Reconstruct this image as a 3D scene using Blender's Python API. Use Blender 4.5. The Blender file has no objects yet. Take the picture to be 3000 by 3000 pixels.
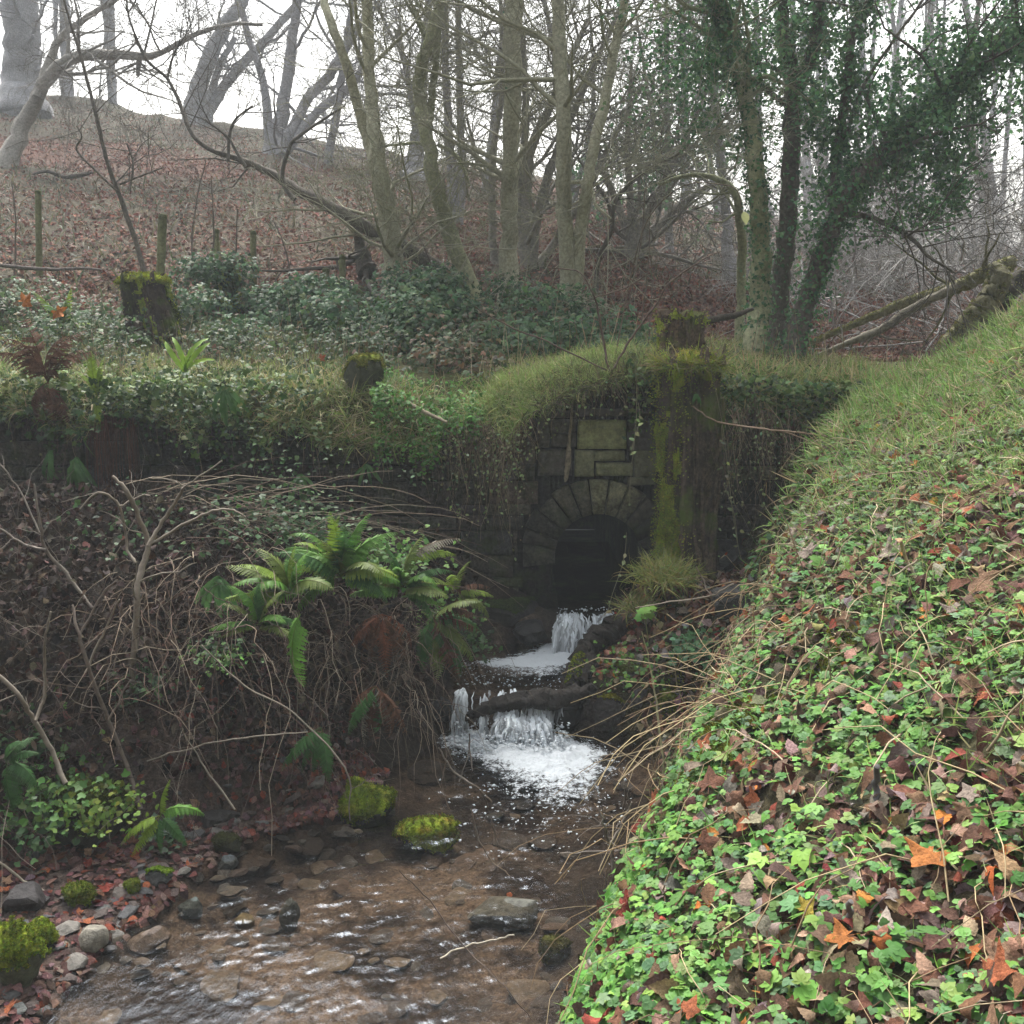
import bpy, math, random
import numpy as np
rng = np.random.default_rng(11)
random.seed(5)
sc = bpy.context.scene
COL = sc.collection

# ---------------------------------------------------------------- camera, sky, sun, exposure
EYE = np.array([0.0, 0.0, 2.9])
PITCH = math.atan(550 / 3000)
CP, SP = math.cos(PITCH), math.sin(PITCH)
cd = bpy.data.cameras.new("camera")
cd.sensor_width = 36.0
cd.lens = 36.0
cd.clip_start = 0.05
cd.clip_end = 400
cam = bpy.data.objects.new("camera", cd)
COL.objects.link(cam)
cam.location = EYE
cam.rotation_euler = (math.pi / 2 - PITCH, 0, 0)
sc.camera = cam

SUN_EL, SUN_AZ = 58.0, -12.0          # behind the wall, a little to the left
w = bpy.data.worlds.new("World")
sc.world = w
w.use_nodes = True
nt = w.node_tree
bg = nt.nodes["Background"]
sky = nt.nodes.new("ShaderNodeTexSky")
sky.sky_type = 'NISHITA'
sky.sun_disc = False
sky.sun_elevation = math.radians(SUN_EL)
sky.sun_rotation = math.radians(SUN_AZ)
sky.air_density = 2.0
sky.dust_density = 6.0
sky.ozone_density = 1.0
hs = nt.nodes.new("ShaderNodeHueSaturation")
hs.inputs['Saturation'].default_value = 0.22
nt.links.new(sky.outputs['Color'], hs.inputs['Color'])
nt.links.new(hs.outputs['Color'], bg.inputs['Color'])
bg.inputs['Strength'].default_value = 0.11
sd = bpy.data.lights.new("sun", 'SUN')
sd.energy = 1.5
sd.angle = math.radians(22)
sd.color = (1.0, 0.97, 0.92)
sun = bpy.data.objects.new("sun", sd)
COL.objects.link(sun)
sun.rotation_euler = (math.radians(90 - SUN_EL), 0, math.radians(180 - SUN_AZ))
sc.view_settings.view_transform = 'Standard'
sc.view_settings.look = 'None'
sc.view_settings.exposure = 2.05
sc.view_settings.gamma = 1.0
sc.view_settings.use_curve_mapping = False
sc.render.engine = 'CYCLES'
cy = sc.cycles
cy.max_bounces = 6
cy.diffuse_bounces = 3
cy.glossy_bounces = 2
cy.transmission_bounces = 3
cy.transparent_max_bounces = 12
cy.volume_bounces = 1
cy.use_denoising = True
cy.caustics_reflective = False
cy.caustics_refractive = False
cy.sample_clamp_indirect = 4.0

# ---------------------------------------------------------------- helpers
def ray(u, v):
    a, b = (u - 1500) / 3000.0, (1500 - v) / 3000.0
    return np.array([a, CP + b * SP, -SP + b * CP])

def at(u, v, Y):
    d = ray(u, v)
    return EYE + d * (Y / d[1])

def wpx(px, u, v, Y):                 # width in metres of px photo pixels seen at distance Y
    return px / 3000.0 * Y / ray(u, v)[1]

def hash2(ix, iy, seed):
    n = (ix.astype(np.int64) * 374761393 + iy.astype(np.int64) * 668265263 + seed * 974711) & 0x7fffffff
    n = ((n ^ (n >> 13)) * 1274126177) & 0x7fffffff
    n = (n ^ (n >> 16)) & 0xffff
    return n / 65535.0

def vnoise(x, y, seed=0):
    x = np.asarray(x, float); y = np.asarray(y, float)
    ix, iy = np.floor(x), np.floor(y)
    fx, fy = x - ix, y - iy
    fx = fx * fx * (3 - 2 * fx); fy = fy * fy * (3 - 2 * fy)
    a = hash2(ix, iy, seed); b = hash2(ix + 1, iy, seed)
    c = hash2(ix, iy + 1, seed); d = hash2(ix + 1, iy + 1, seed)
    return (a + (b - a) * fx) * (1 - fy) + (c + (d - c) * fx) * fy

def fbm(x, y, seed=0, oct=4):
    s, a, t = 0, 0.5, 0
    for k in range(oct):
        s = s + a * vnoise(np.asarray(x) * 2 ** k, np.asarray(y) * 2 ** k, seed + k * 17); t += a; a *= 0.5
    return s / t

def sstep(a, b, x):
    t = np.clip((np.asarray(x, float) - a) / (b - a), 0, 1)
    return t * t * (3 - 2 * t)

def unit(v):
    v = np.asarray(v, float)
    return v / (np.linalg.norm(v, axis=-1, keepdims=True) + 1e-9)

class MB:
    """collects vertices, faces (tris or quads) and a colour per vertex"""
    def __init__(s):
        s.V, s.C, s.Q, s.T, s.n = [], [], [], [], 0
    def add(s, v, f, c=(0.5, 0.5, 0.5)):
        v = np.asarray(v, float).reshape(-1, 3)
        f = np.asarray(f, np.int64)
        if len(f):
            (s.Q if f.shape[1] == 4 else s.T).append(f + s.n)
        c = np.asarray(c, float)
        if c.ndim == 1:
            c = np.broadcast_to(c, (len(v), 3))
        s.V.append(v); s.C.append(c); s.n += len(v)
    def stamp(s, tv, tf, pos, R, scale, col, tc=None):
        N = len(pos)
        if N == 0: return
        scale = np.asarray(scale, float)
        if scale.ndim == 0: scale = np.full(N, float(scale))
        sv = tv[None] * (scale[:, None, None] if scale.ndim == 1 else scale[:, None, :])
        v = np.einsum('nij,nkj->nki', R, sv) + np.asarray(pos)[:, None, :]
        K = len(tv)
        col = np.asarray(col, float)
        if col.ndim == 1: col = np.broadcast_to(col, (N, 3))
        c = np.repeat(col[:, None, :], K, 1)
        if tc is not None: c = c * tc[None, :, None]
        for f in (tf if isinstance(tf, list) else [tf]):
            ff = (f[None] + (np.arange(N) * K)[:, None, None]).reshape(-1, f.shape[1])
            (s.Q if f.shape[1] == 4 else s.T).append(ff + s.n)
        s.V.append(v.reshape(-1, 3)); s.C.append(c.reshape(-1, 3)); s.n += N * K
    def build(s, name, mat, parent=None, smooth=True, sharp=0):
        V = np.concatenate(s.V) if s.V else np.zeros((0, 3))
        C = np.concatenate(s.C) if s.C else np.zeros((0, 3))
        if parent is not None:
            p = parent
            while p is not None:
                V = V - np.array(p.location); p = p.parent
        Q = np.concatenate(s.Q) if s.Q else np.zeros((0, 4), np.int64)
        T = np.concatenate(s.T) if s.T else np.zeros((0, 3), np.int64)
        me = bpy.data.meshes.new(name)
        me.vertices.add(len(V)); me.vertices.foreach_set("co", V.astype(np.float32).ravel())
        li = np.concatenate([Q.ravel(), T.ravel()]).astype(np.int32)
        me.loops.add(len(li)); me.loops.foreach_set("vertex_index", li)
        st = np.concatenate([np.arange(len(Q)) * 4, len(Q) * 4 + np.arange(len(T)) * 3]).astype(np.int32)
        me.polygons.add(len(st)); me.polygons.foreach_set("loop_start", st)
        me.update(calc_edges=True)
        if smooth:
            me.polygons.foreach_set("use_smooth", np.ones(len(st), bool))
        a = me.color_attributes.new("col", 'FLOAT_COLOR', 'POINT')
        a.data.foreach_set("color", np.concatenate([np.clip(C, 0, 1), np.ones((len(C), 1))], 1).astype(np.float32).ravel())
        if sharp: me.set_sharp_from_angle(angle=math.radians(sharp))
        me.materials.append(mat)
        o = bpy.data.objects.new(name, me)
        COL.objects.link(o)
        if parent is not None: o.parent = parent
        return o

def tag(o, label, cat, group=None, kind=None):
    o['label'] = label; o['category'] = cat
    if group: o['group'] = group
    if kind: o['kind'] = kind
    return o

def structure(o):
    o['kind'] = 'structure'
    return o

def thing(name, label, cat, loc, group=None):
    o = bpy.data.objects.new(name, None)
    o.empty_display_size = 0.1
    o.location = [float(q) for q in loc]
    COL.objects.link(o)
    return tag(o, label, cat, group)

def tube(mb, P, r, sides=6, col=(0.5, 0.5, 0.5), cap=True, lump=0.0):
    P = np.asarray(P, float); n = len(P)
    r = np.broadcast_to(np.asarray(r, float), (n,))
    T = np.gradient(P, axis=0); T = unit(T)
    ref = np.array([0.31, 0.95, 0.11]) if abs(T[0] @ np.array([0.31, 0.95, 0.11])) < 0.9 else np.array([1.0, 0, 0.1])
    A = unit(np.cross(T, ref)); B = np.cross(T, A)
    th = np.arange(sides) * 2 * math.pi / sides
    rr = r[:, None] * np.ones(sides)
    if lump:
        L = np.cumsum(np.r_[0, np.linalg.norm(np.diff(P, axis=0), axis=1)])
        s0 = rng.random() * 50
        sc_ = .12 / max(float(r.mean()), .02)
        rr = rr * (1 + lump * (vnoise(np.cos(th)[None] * 1.6 + L[:, None] * 2.2 * sc_ + s0, np.sin(th)[None] * 1.6 + L[:, None] * .7, 3) - .5) * 2
                   + .6 * lump * (vnoise(np.cos(th)[None] * 4 + L[:, None] * 7 * sc_ + s0, np.sin(th)[None] * 4 + L[:, None] * 3, 4) - .5) * 2)
    V = P[:, None] + rr[..., None] * (np.cos(th)[None, :, None] * A[:, None] + np.sin(th)[None, :, None] * B[:, None])
    i = np.arange(n - 1)[:, None]; j = np.arange(sides)[None]
    f = np.stack([i * sides + j, i * sides + (j + 1) % sides, (i + 1) * sides + (j + 1) % sides, (i + 1) * sides + j], -1).reshape(-1, 4)
    c = np.asarray(col, float)
    if c.ndim == 2: c = np.repeat(c, sides, 0)
    mb.add(V.reshape(-1, 3), f, c)
    if cap and sides > 3:
        k = mb.n - n * sides
        cc = np.asarray(col, float); cc = cc if cc.ndim == 1 else cc[-1]
        tip = P[-1] + T[-1] * r[-1] * .3
        mb.add(np.vstack([V[-1], tip]), [[q, (q + 1) % sides, sides] for q in range(sides)], cc)

def smooth_path(P, m=6):
    """Catmull-Rom resample; works on any number of columns"""
    P = np.asarray(P, float)
    if len(P) < 3:
        t = np.linspace(0, 1, m * (len(P) - 1) + 1)[:, None]
        return P[0] * (1 - t) + P[-1] * t
    Q = np.vstack([2 * P[0] - P[1], P, 2 * P[-1] - P[-2]])
    out = []
    for k in range(1, len(Q) - 2):
        for t in np.arange(m) / m:
            a, b, c, d = Q[k - 1], Q[k], Q[k + 1], Q[k + 2]
            out.append(.5 * (2 * b + (c - a) * t + (2 * a - 5 * b + 4 * c - d) * t * t + (-a + 3 * b - 3 * c + d) * t ** 3))
    out.append(P[-1])
    return np.array(out)

def frames(N, yaw=None, spin=True):
    """rotation matrices whose local z is N and whose x is turned at random"""
    N = unit(N); n = len(N)
    ref = rng.normal(size=(n, 3)) if yaw is None else np.stack([np.cos(yaw), np.sin(yaw), np.zeros(n)], -1)
    Y = unit(ref - (ref * N).sum(-1, keepdims=True) * N)
    X = np.cross(Y, N)
    return np.stack([X, Y, N], -1)

def frames_y(D, up=None):
    """rotation matrices whose local y (the length of a leaf or blade) points along D"""
    D = unit(D); n = len(D)
    u = rng.normal(size=(n, 3)) if up is None else np.asarray(up, float) + rng.normal(size=(n, 3)) * .25
    Z = unit(u - (u * D).sum(-1, keepdims=True) * D)
    X = np.cross(D, Z)
    return np.stack([X, D, Z], -1)

def vary(base, n, dv=.25, dh=.12):
    """n colours round a base colour"""
    b = np.asarray(base, float)
    return np.clip(b * (1 + dv * rng.normal(size=(n, 1))).clip(.35, 1.9) * (1 + dh * rng.normal(size=(n, 3))).clip(.4, 1.7), .003, .9)

def pick(cols, wts, n, dv=.22, dh=.1):
    cols = np.asarray(cols, float); wts = np.asarray(wts, float)
    k = rng.choice(len(cols), n, p=wts / wts.sum())
    return np.clip(cols[k] * (1 + dv * rng.normal(size=(n, 1))).clip(.4, 1.8) * (1 + dh * rng.normal(size=(n, 3))).clip(.5, 1.6), .003, .9)

# ---------------------------------------------------------------- materials
def mat(name, rough=.7, noise=None, bump=None, trans=0.0, spec=.3, moss=None, sheen=None):
    m = bpy.data.materials.new(name); m.use_nodes = True
    t = m.node_tree; N = t.nodes; L = t.links
    p = N["Principled BSDF"]; out = N["Material Output"]
    p.inputs['Roughness'].default_value = rough
    p.inputs['Specular IOR Level'].default_value = spec
    a = N.new("ShaderNodeAttribute"); a.attribute_name = "col"
    c = a.outputs['Color']
    geo = N.new("ShaderNodeNewGeometry")
    if noise:
        for (scale, amt) in (noise if isinstance(noise, list) else [noise]):
            nz = N.new("ShaderNodeTexNoise"); nz.inputs['Scale'].default_value = scale
            nz.inputs['Detail'].default_value = 5; nz.inputs['Roughness'].default_value = .65
            L.new(geo.outputs['Position'], nz.inputs['Vector'])
            mr = N.new("ShaderNodeMapRange"); mr.inputs['From Min'].default_value = .3; mr.inputs['From Max'].default_value = .7
            mr.inputs['To Min'].default_value = 1 - amt; mr.inputs['To Max'].default_value = 1 + amt
            L.new(nz.outputs['Fac'], mr.inputs['Value'])
            mx = N.new("ShaderNodeMix"); mx.data_type = 'RGBA'; mx.blend_type = 'MULTIPLY'; mx.inputs['Factor'].default_value = 1
            L.new(c, mx.inputs['A']); L.new(mr.outputs['Result'], mx.inputs['B']); c = mx.outputs['Result']
    if moss:                                    # patches of another colour: (scale, low, high, colour)
        for (scale, lo, hi, mc) in (moss if isinstance(moss, list) else [moss]):
            nz = N.new("ShaderNodeTexNoise"); nz.inputs['Scale'].default_value = scale
            nz.inputs['Detail'].default_value = 6; nz.inputs['Roughness'].default_value = .7
            L.new(geo.outputs['Position'], nz.inputs['Vector'])
            mr = N.new("ShaderNodeMapRange"); mr.inputs['From Min'].default_value = lo; mr.inputs['From Max'].default_value = hi
            L.new(nz.outputs['Fac'], mr.inputs['Value'])
            mx = N.new("ShaderNodeMix"); mx.data_type = 'RGBA'
            L.new(mr.outputs['Result'], mx.inputs['Factor']); L.new(c, mx.inputs['A']); mx.inputs['B'].default_value = (*mc, 1); c = mx.outputs['Result']
    L.new(c, p.inputs['Base Color'])
    if bump:
        scale, st = bump[:2]
        nz = N.new("ShaderNodeTexNoise"); nz.inputs['Scale'].default_value = scale
        nz.inputs['Detail'].default_value = 6; nz.inputs['Roughness'].default_value = .7
        if len(bump) > 2:
            mp = N.new("ShaderNodeMapping"); mp.inputs['Scale'].default_value = bump[2]
            L.new(geo.outputs['Position'], mp.inputs['Vector']); L.new(mp.outputs['Vector'], nz.inputs['Vector'])
        else:
            L.new(geo.outputs['Position'], nz.inputs['Vector'])
        b = N.new("ShaderNodeBump"); b.inputs['Strength'].default_value = st; b.inputs['Distance'].default_value = .03
        L.new(nz.outputs['Fac'], b.inputs['Height']); L.new(b.outputs['Normal'], p.inputs['Normal'])
    if trans:
        tr = N.new("ShaderNodeBsdfTranslucent"); L.new(c, tr.inputs['Color'])
        ms = N.new("ShaderNodeMixShader"); ms.inputs['Fac'].default_value = trans
        L.new(p.outputs['BSDF'], ms.inputs[1]); L.new(tr.outputs['BSDF'], ms.inputs[2])
        L.new(ms.outputs['Shader'], out.inputs['Surface'])
    return m

M_ground = mat("earth", .95, [(3, .3), (22, .5), (90, .5)], (40, .9), spec=.15)
M_hill = mat("leafy_hillside", .95, [(.5, .25), (4, .35), (26, .55)], (18, 1.0), spec=.1)
M_bed = mat("stream_bed", .8, [(2.2, .5), (9, .45), (45, .45)], (30, .8))
M_leaf = mat("green_leaf", .5, (25, .12), None, .3, .22)
M_ivy = mat("ivy_leaf", .5, (25, .12), None, .5, .25)
M_dry = mat("dead_leaf", .8, [(18, .35), (130, .4)], (90, .5), .15, .15)
M_grass = mat("grass_blade", .55, None, None, .35, .25)
M_twig = mat("twig_bark", .85, (30, .3), None, 0, .2)
M_bark = mat("tree_bark", .9, [(3, .25), (30, .4)], (34, .7, (1, 1, .25)), spec=.15)
M_stone = mat("wet_stone", .6, [(5, .35), (30, .45)], (22, .8), spec=.4)
M_wall = mat("wall_stone", .85, [(2.2, .5), (9, .4), (40, .55)], (30, 1.0), spec=.12, moss=[(3.2, .50, .70, (.045, .06, .02)), (6, .58, .72, (.02, .018, .015))])
M_moss = mat("moss", .95, [(12, .3), (80, .5)], (90, 1.0), .12, .05)
M_rot = mat("rotten_wood", .95, [(6, .45), (40, .6)], (26, 1.0, (1, 1, .22)), spec=.1, moss=(2.6, .5, .66, (.075, .11, .018)))
M_wetwood = mat("wet_wood", .62, [(6, .35), (40, .5)], (30, 1.0), spec=.25)

# clear brown water: what is under it shows through, the sky mirrors in it
M_water = bpy.data.materials.new("water"); M_water.use_nodes = True
t = M_water.node_tree; N = t.nodes; L = t.links
for n_ in list(N):
    if n_.type == 'BSDF_PRINCIPLED': N.remove(n_)
tb = N.new("ShaderNodeBsdfTransparent"); tb.inputs['Color'].default_value = (.80, .75, .68, 1)
gb = N.new("ShaderNodeBsdfGlossy"); gb.inputs['Roughness'].default_value = .17; gb.inputs['Color'].default_value = (.52, .58, .66, 1)
fr = N.new("ShaderNodeFresnel"); fr.inputs['IOR'].default_value = 1.33
ms = N.new("ShaderNodeMixShader")
geo = N.new("ShaderNodeNewGeometry")
mp = N.new("ShaderNodeMapping"); mp.inputs['Scale'].default_value = (1.0, .6, 1); mp.inputs['Rotation'].default_value = (0, 0, math.radians(28))
nz = N.new("ShaderNodeTexNoise"); nz.inputs['Scale'].default_value = 26; nz.inputs['Detail'].default_value = 3
b_ = N.new("ShaderNodeBump"); b_.inputs['Strength'].default_value = .45; b_.inputs['Distance'].default_value = .012
L.new(geo.outputs['Position'], mp.inputs['Vector']); L.new(mp.outputs['Vector'], nz.inputs['Vector']); L.new(nz.outputs['Fac'], b_.inputs['Height'])
L.new(b_.outputs['Normal'], gb.inputs['Normal']); L.new(b_.outputs['Normal'], fr.inputs['Normal'])
L.new(fr.outputs['Fac'], ms.inputs['Fac']); L.new(tb.outputs['BSDF'], ms.inputs[1]); L.new(gb.outputs['BSDF'], ms.inputs[2])
L.new(ms.outputs['Shader'], N["Material Output"].inputs['Surface'])
M_foam = mat("white_water", .35, (30, .12), (60, .5), .25, .5)
# thin foam on the pools: broken up by fine noise where it is thin, closed where it is thick
M_froth = mat("froth", .5, (40, .2), (45, 1.0), .1, .4)
t = M_froth.node_tree; N = t.nodes; L = t.links
pb = N["Principled BSDF"]; at_ = [q for q in N if q.type == 'ATTRIBUTE'][0]
for l_ in list(pb.inputs['Base Color'].links): L.remove(l_)
pb.inputs['Base Color'].default_value = (.74, .79, .83, 1)
g_ = N.new("ShaderNodeNewGeometry")
tot = None
for sc__, wt in ((16, 1.0), (55, .8)):
    n_ = N.new("ShaderNodeTexNoise"); n_.inputs['Scale'].default_value = sc__; n_.inputs['Detail'].default_value = 6; n_.inputs['Roughness'].default_value = .7
    L.new(g_.outputs['Position'], n_.inputs['Vector'])
    m_ = N.new("ShaderNodeMath"); m_.operation = 'MULTIPLY_ADD'; m_.inputs[1].default_value = wt * 4.2; m_.inputs[2].default_value = -wt * 2.1
    L.new(n_.outputs['Fac'], m_.inputs[0])
    if tot is None: tot = m_.outputs[0]
    else:
        a_ = N.new("ShaderNodeMath"); L.new(tot, a_.inputs[0]); L.new(m_.outputs[0], a_.inputs[1]); tot = a_.outputs[0]
m_ = N.new("ShaderNodeMath"); m_.operation = 'MULTIPLY_ADD'; m_.inputs[1].default_value = 2.9; m_.inputs[2].default_value = -.75; L.new(at_.outputs['Fac'], m_.inputs[0])
a_ = N.new("ShaderNodeMath"); a_.use_clamp = True; L.new(tot, a_.inputs[0]); L.new(m_.outputs[0], a_.inputs[1])
cl = N.new("ShaderNodeMath"); cl.operation = 'MULTIPLY'; cl.inputs[1].default_value = .93; L.new(a_.outputs[0], cl.inputs[0])
old = N["Material Output"].inputs['Surface'].links[0].from_socket
tb_ = N.new("ShaderNodeBsdfTransparent"); mx_ = N.new("ShaderNodeMixShader")
L.new(cl.outputs[0], mx_.inputs['Fac']); L.new(tb_.outputs['BSDF'], mx_.inputs[1]); L.new(old, mx_.inputs[2]); L.new(mx_.outputs['Shader'], N["Material Output"].inputs['Surface'])

# ---------------------------------------------------------------- the lie of the land
_ly = [-30, 2, 3, 4.2, 4.6, 5.1, 5.46, 5.76, 6.4, 6.8, 7.1, 7.6, 8.0, 8.4, 13]
_lx = [-3, -2.3, -2.15, -1.95, -1.83, -1.66, -1.5, -1.05, -.75, -.45, -.42, -.45, -.35, .25, .25]
_ry = [-30, 2, 3, 3.45, 4.3, 5, 5.9, 6.4, 6.8, 7.05, 7.2, 8, 8.4, 13]
_rx = [-1.2, -.3, -.02, .08, .33, .62, .92, 1.0, .95, .75, .5, .6, 1.1, 1.1]
_by = [-30, 5.9, 6.3, 6.6, 7, 7.5, 8, 8.5, 13]
_bx = [0, .95, 1.02, 1.2, 1.45, 1.8, 2.2, 2.45, 2.5]
XL = lambda y: np.interp(y, _ly, _lx)
XR = lambda y: np.interp(y, _ry, _rx)
def WL(y):                                     # water level
    return np.interp(y, [7.0, 7.06, 8.12, 8.2], [0, .3, .3, .56])

def upper(x, y):
    """land on and behind the wall, up to the crest of the hill"""
    x = np.asarray(x, float); y = np.asarray(y, float)
    zb = np.interp(y, [8.2, 9.5, 11, 13, 17, 40], [2.38, 2.55, 2.72, 3.15, 3.5, 3.5]) - .03 * np.clip(x, -20, 20) * sstep(9, 13, y)
    zb = np.minimum(zb, np.where(x > 2, 2.45 + .3 * sstep(4, 1.5, x), 99))
    yc = 38.0
    zc = np.maximum(8.1 - .165 * x, 4.5)
    tt = np.clip((y - 12.6) / (yc - 12.6), 0, 1)
    z = zb + (np.maximum(zc, zb) - zb) * tt * (1.2 - .2 * tt)
    z = z - .16 * np.clip(y - yc, 0, 12) - .05 * np.clip(y - yc - 12, 0, 100)
    z = z + .16 * np.exp(-((x - .8) / .55) ** 2 - ((y - 8.6) / .5) ** 2)           # hump above the arch
    z = z - .14 * np.exp(-((x + .55) / .45) ** 2 - ((y - 8.5) / .5) ** 2)          # dip beside the coping
    z = z + (.22 * (fbm(x * 1.1, x * 0 + 2.2, 13) - .5) + .12 * (fbm(x * 4, y * 2, 15) - .5)) * sstep(9.8, 8.6, y)
    amp = np.interp(y, [8, 11, 14, 40], [.05, .12, .3, .9])
    z = z + amp * (fbm(x * .55, y * .55, 3) - .5) + .05 * (fbm(x * 3, y * 3, 8) - .5)
    return z

def lower(x, y):
    """stream bed, both banks and the slope the camera stands on"""
    x = np.asarray(x, float); y = np.asarray(y, float)
    W = WL(y); xl = XL(y); xr = XR(y)
    dl = xl - x; dr = x - xr
    bw = np.interp(y, [0, 4.5, 5, 5.5, 5.8, 6], [1.0, 1.0, .9, .5, .12, .05])
    cap = np.interp(y, [5, 6.8, 7.6, 8.4], [1.3, 1.4, 1.15, .8])
    zl = W + .14 * np.clip(dl, 0, bw) + cap * (1 - np.exp(-np.clip(dl - bw, 0, 50) * .95))
    plane = 1.3 + .694 * (x - 1.2) + .34 * (fbm(x * 1.5, y * 1.5, 21) - .5)
    plane = np.minimum(plane, 3.45 + .12 * (x - 4)) - .10 * sstep(2.0, 3.2, x)
    plane = plane + (upper(x, np.maximum(y, 8.3)) - plane) * sstep(7.3, 8.9, y) * sstep(1.9, 2.7, x)
    xb = np.interp(y, _by, _bx)
    xb = np.where(y < 5.9, xr, np.maximum(xb, xr))
    low = W + .5 * np.minimum(dr, xb - xr) + 2.1 * np.clip(x - xb, 0, 9)
    k = .12
    h = np.clip(.5 + .5 * (plane - low) / k, 0, 1)
    zr = plane * (1 - h) + low * h - k * h * (1 - h)
    inch = np.minimum(-dl, -dr)                    # > 0 within the channel
    depth = .10 * sstep(0, .35, inch) + .03
    zc = W - depth * (.45 + 1.1 * fbm(x * 2.3, y * 2.3, 5)) - .02
    zside = np.where(dl > 0, zl, zr)
    z = np.where(inch > 0, zc, zside)
    z = z + .34 * np.exp(-((x - 1.2) / .34) ** 2 - ((y - 7.85) / .34) ** 2) + (dl > 0) * .22 * sstep(0, .6, dl - bw) * (fbm(x * 2, y * 2, 23) - .5)
    m = sstep(-.12, 0.0, inch)
    z = np.where(inch > 0, z, z * (1 - m) + (W - .03) * m)
    z = z + .035 * (fbm(x * 5, y * 5, 9) - .5) + .016 * (vnoise(x * 24, y * 24, 4) - .5)
    z = z + .62 * np.clip(-1.5 - y, 0, 30) * (.8 + .4 * fbm(x * .2, y * .2, 2))    # unseen slope behind the camera, added to block the sky there
    z = z + .6 * np.clip(-x - 6.5, 0, 25) + .7 * np.clip(x - 6, 0, 22) * sstep(8.4, 6, y)  # unseen side slopes, raised to cut low sky light on the near mist
    return z

def normal_of(fn, x, y, e=.03):
    return unit(np.stack([-(fn(x + e, y) - fn(x - e, y)) / (2 * e), -(fn(x, y + e) - fn(x, y - e)) / (2 * e), np.ones_like(x)], -1))

def hit_upper(u, v, y0=11.5, y1=60):
    Y = np.linspace(y0, y1, 1200)
    d = ray(u, v)
    P = EYE[None] + d[None] * (Y / d[1])[:, None]
    s = P[:, 2] - upper(P[:, 0], P[:, 1])
    k = np.where(s < 0)[0]
    if len(k): return Y[k[0]]
    return Y[np.argmin(s[Y < 42])]

def hit_lower(u, v, y0=1.5, y1=8.6):
    Y = np.linspace(y0, y1, 1400)
    d = ray(u, v)
    P = EYE[None] + d[None] * (Y / d[1])[:, None]
    s = P[:, 2] - np.maximum(lower(P[:, 0], P[:, 1]), -9)
    k = np.where(s < 0)[0]
    return Y[k[0]] if len(k) else y1

def sheet(name, xs, ys, fn, colfn, m):
    X, Y = np.meshgrid(xs, ys)
    Z = fn(X, Y)
    nx, ny = len(xs), len(ys)
    V = np.stack([X, Y, Z], -1).reshape(-1, 3)
    i = np.arange(ny - 1)[:, None] * nx + np.arange(nx - 1)[None]
    f = np.stack([i, i + 1, i + nx + 1, i + nx], -1).reshape(-1, 4)
    mb = MB(); mb.add(V, f, colfn(X, Y, Z).reshape(-1, 3))
    return structure(mb.build(name, m))

def mixc(a, b, m):
    return np.asarray(a) * (1 - m[..., None]) + np.asarray(b) * m[..., None]

def col_lower(X, Y, Z):
    inch = np.minimum(X - XL(Y), XR(Y) - X)
    bank = mixc((.022, .017, .013), (.04, .03, .02), fbm(X * 2, Y * 2, 31))
    bank = np.where((X > XR(Y))[..., None], mixc((.055, .042, .026), (.06, .062, .028), fbm(X * 3, Y * 3, 33)), bank)
    sand = mixc((.040, .032, .027), (.125, .092, .068), sstep(.35, .65, fbm(X * 1.7 + 3, Y * 1.7, 41)))
    sand = mixc(sand, (.03, .022, .018), sstep(.5, .62, fbm(X * 3.1, Y * 3.1, 44)))
    beach = mixc((.10, .065, .05), (.07, .06, .055), fbm(X * 6, Y * 6, 47))
    c = mixc(bank, sand, sstep(-.05, .03, inch))
    bm = sstep(-1.15, -1.0, inch) * sstep(.02, -.05, inch) * sstep(5.9, 5.5, Y) * (X < XL(Y))
    return mixc(c, beach, bm)

def col_upper(X, Y, Z):
    red = mixc((.10, .055, .042), (.085, .062, .048), fbm(X * .9, Y * .9, 51))
    grn = mixc((.052, .05, .033), (.07, .056, .04), fbm(X * .7, Y * .7, 53))
    m = sstep(.42, .62, fbm(X * .22 + 5, Y * .22, 55) + .012 * (Y - 20))
    c = mixc(red, grn, m)
    turf = mixc((.05, .06, .025), (.09, .08, .035), fbm(X * 2, Y * 2, 57))
    return mixc(turf, c, sstep(12.0, 13.2, Y))

xs = np.concatenate([np.linspace(-40, -7, 18), np.arange(-6.5, -4, .25), np.arange(-4, 4.6, .04), np.linspace(4.8, 40, 26)])
ys = np.concatenate([np.linspace(-34, 0, 30), np.arange(.5, 2, .12), np.arange(2, 9.1, .04)])
def lower_sheet(X, Y):
    z = lower(X, Y)
    m = sstep(8.3, 8.75, Y) * np.maximum(sstep(1.75, 2.1, X), sstep(-4.6, -5.6, X))
    return z * (1 - m) + (upper(X, np.maximum(Y, 8.2)) - .03) * m
ground = sheet("ground", xs, ys, lower_sheet, col_lower, M_ground)
xs = np.concatenate([np.linspace(-54, -13, 40), np.arange(-12.5, -6, .3), np.arange(-6, 7, .09), np.arange(7.2, 14, .4), np.linspace(15, 54, 40)])
ys = np.concatenate([[8.16], np.arange(8.22, 14, .09), np.arange(14.2, 42, .35), np.linspace(43, 64, 22)])
def upper_sheet(X, Y):
    z = upper(X, Y)
    lip = sstep(8.5, 8.16, Y) * (X < 2.6)
    lip = lip * (1 - .5 * sstep(-.1, .3, X) * sstep(1.6, 1.3, X))
    return z - (.06 + .36 * sstep(.3, .7, fbm(X * 2.3, X * 0 + 1.5, 17))) * lip ** 2
hillside = sheet("hillside", xs, ys, upper_sheet, col_upper, M_hill)

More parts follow.
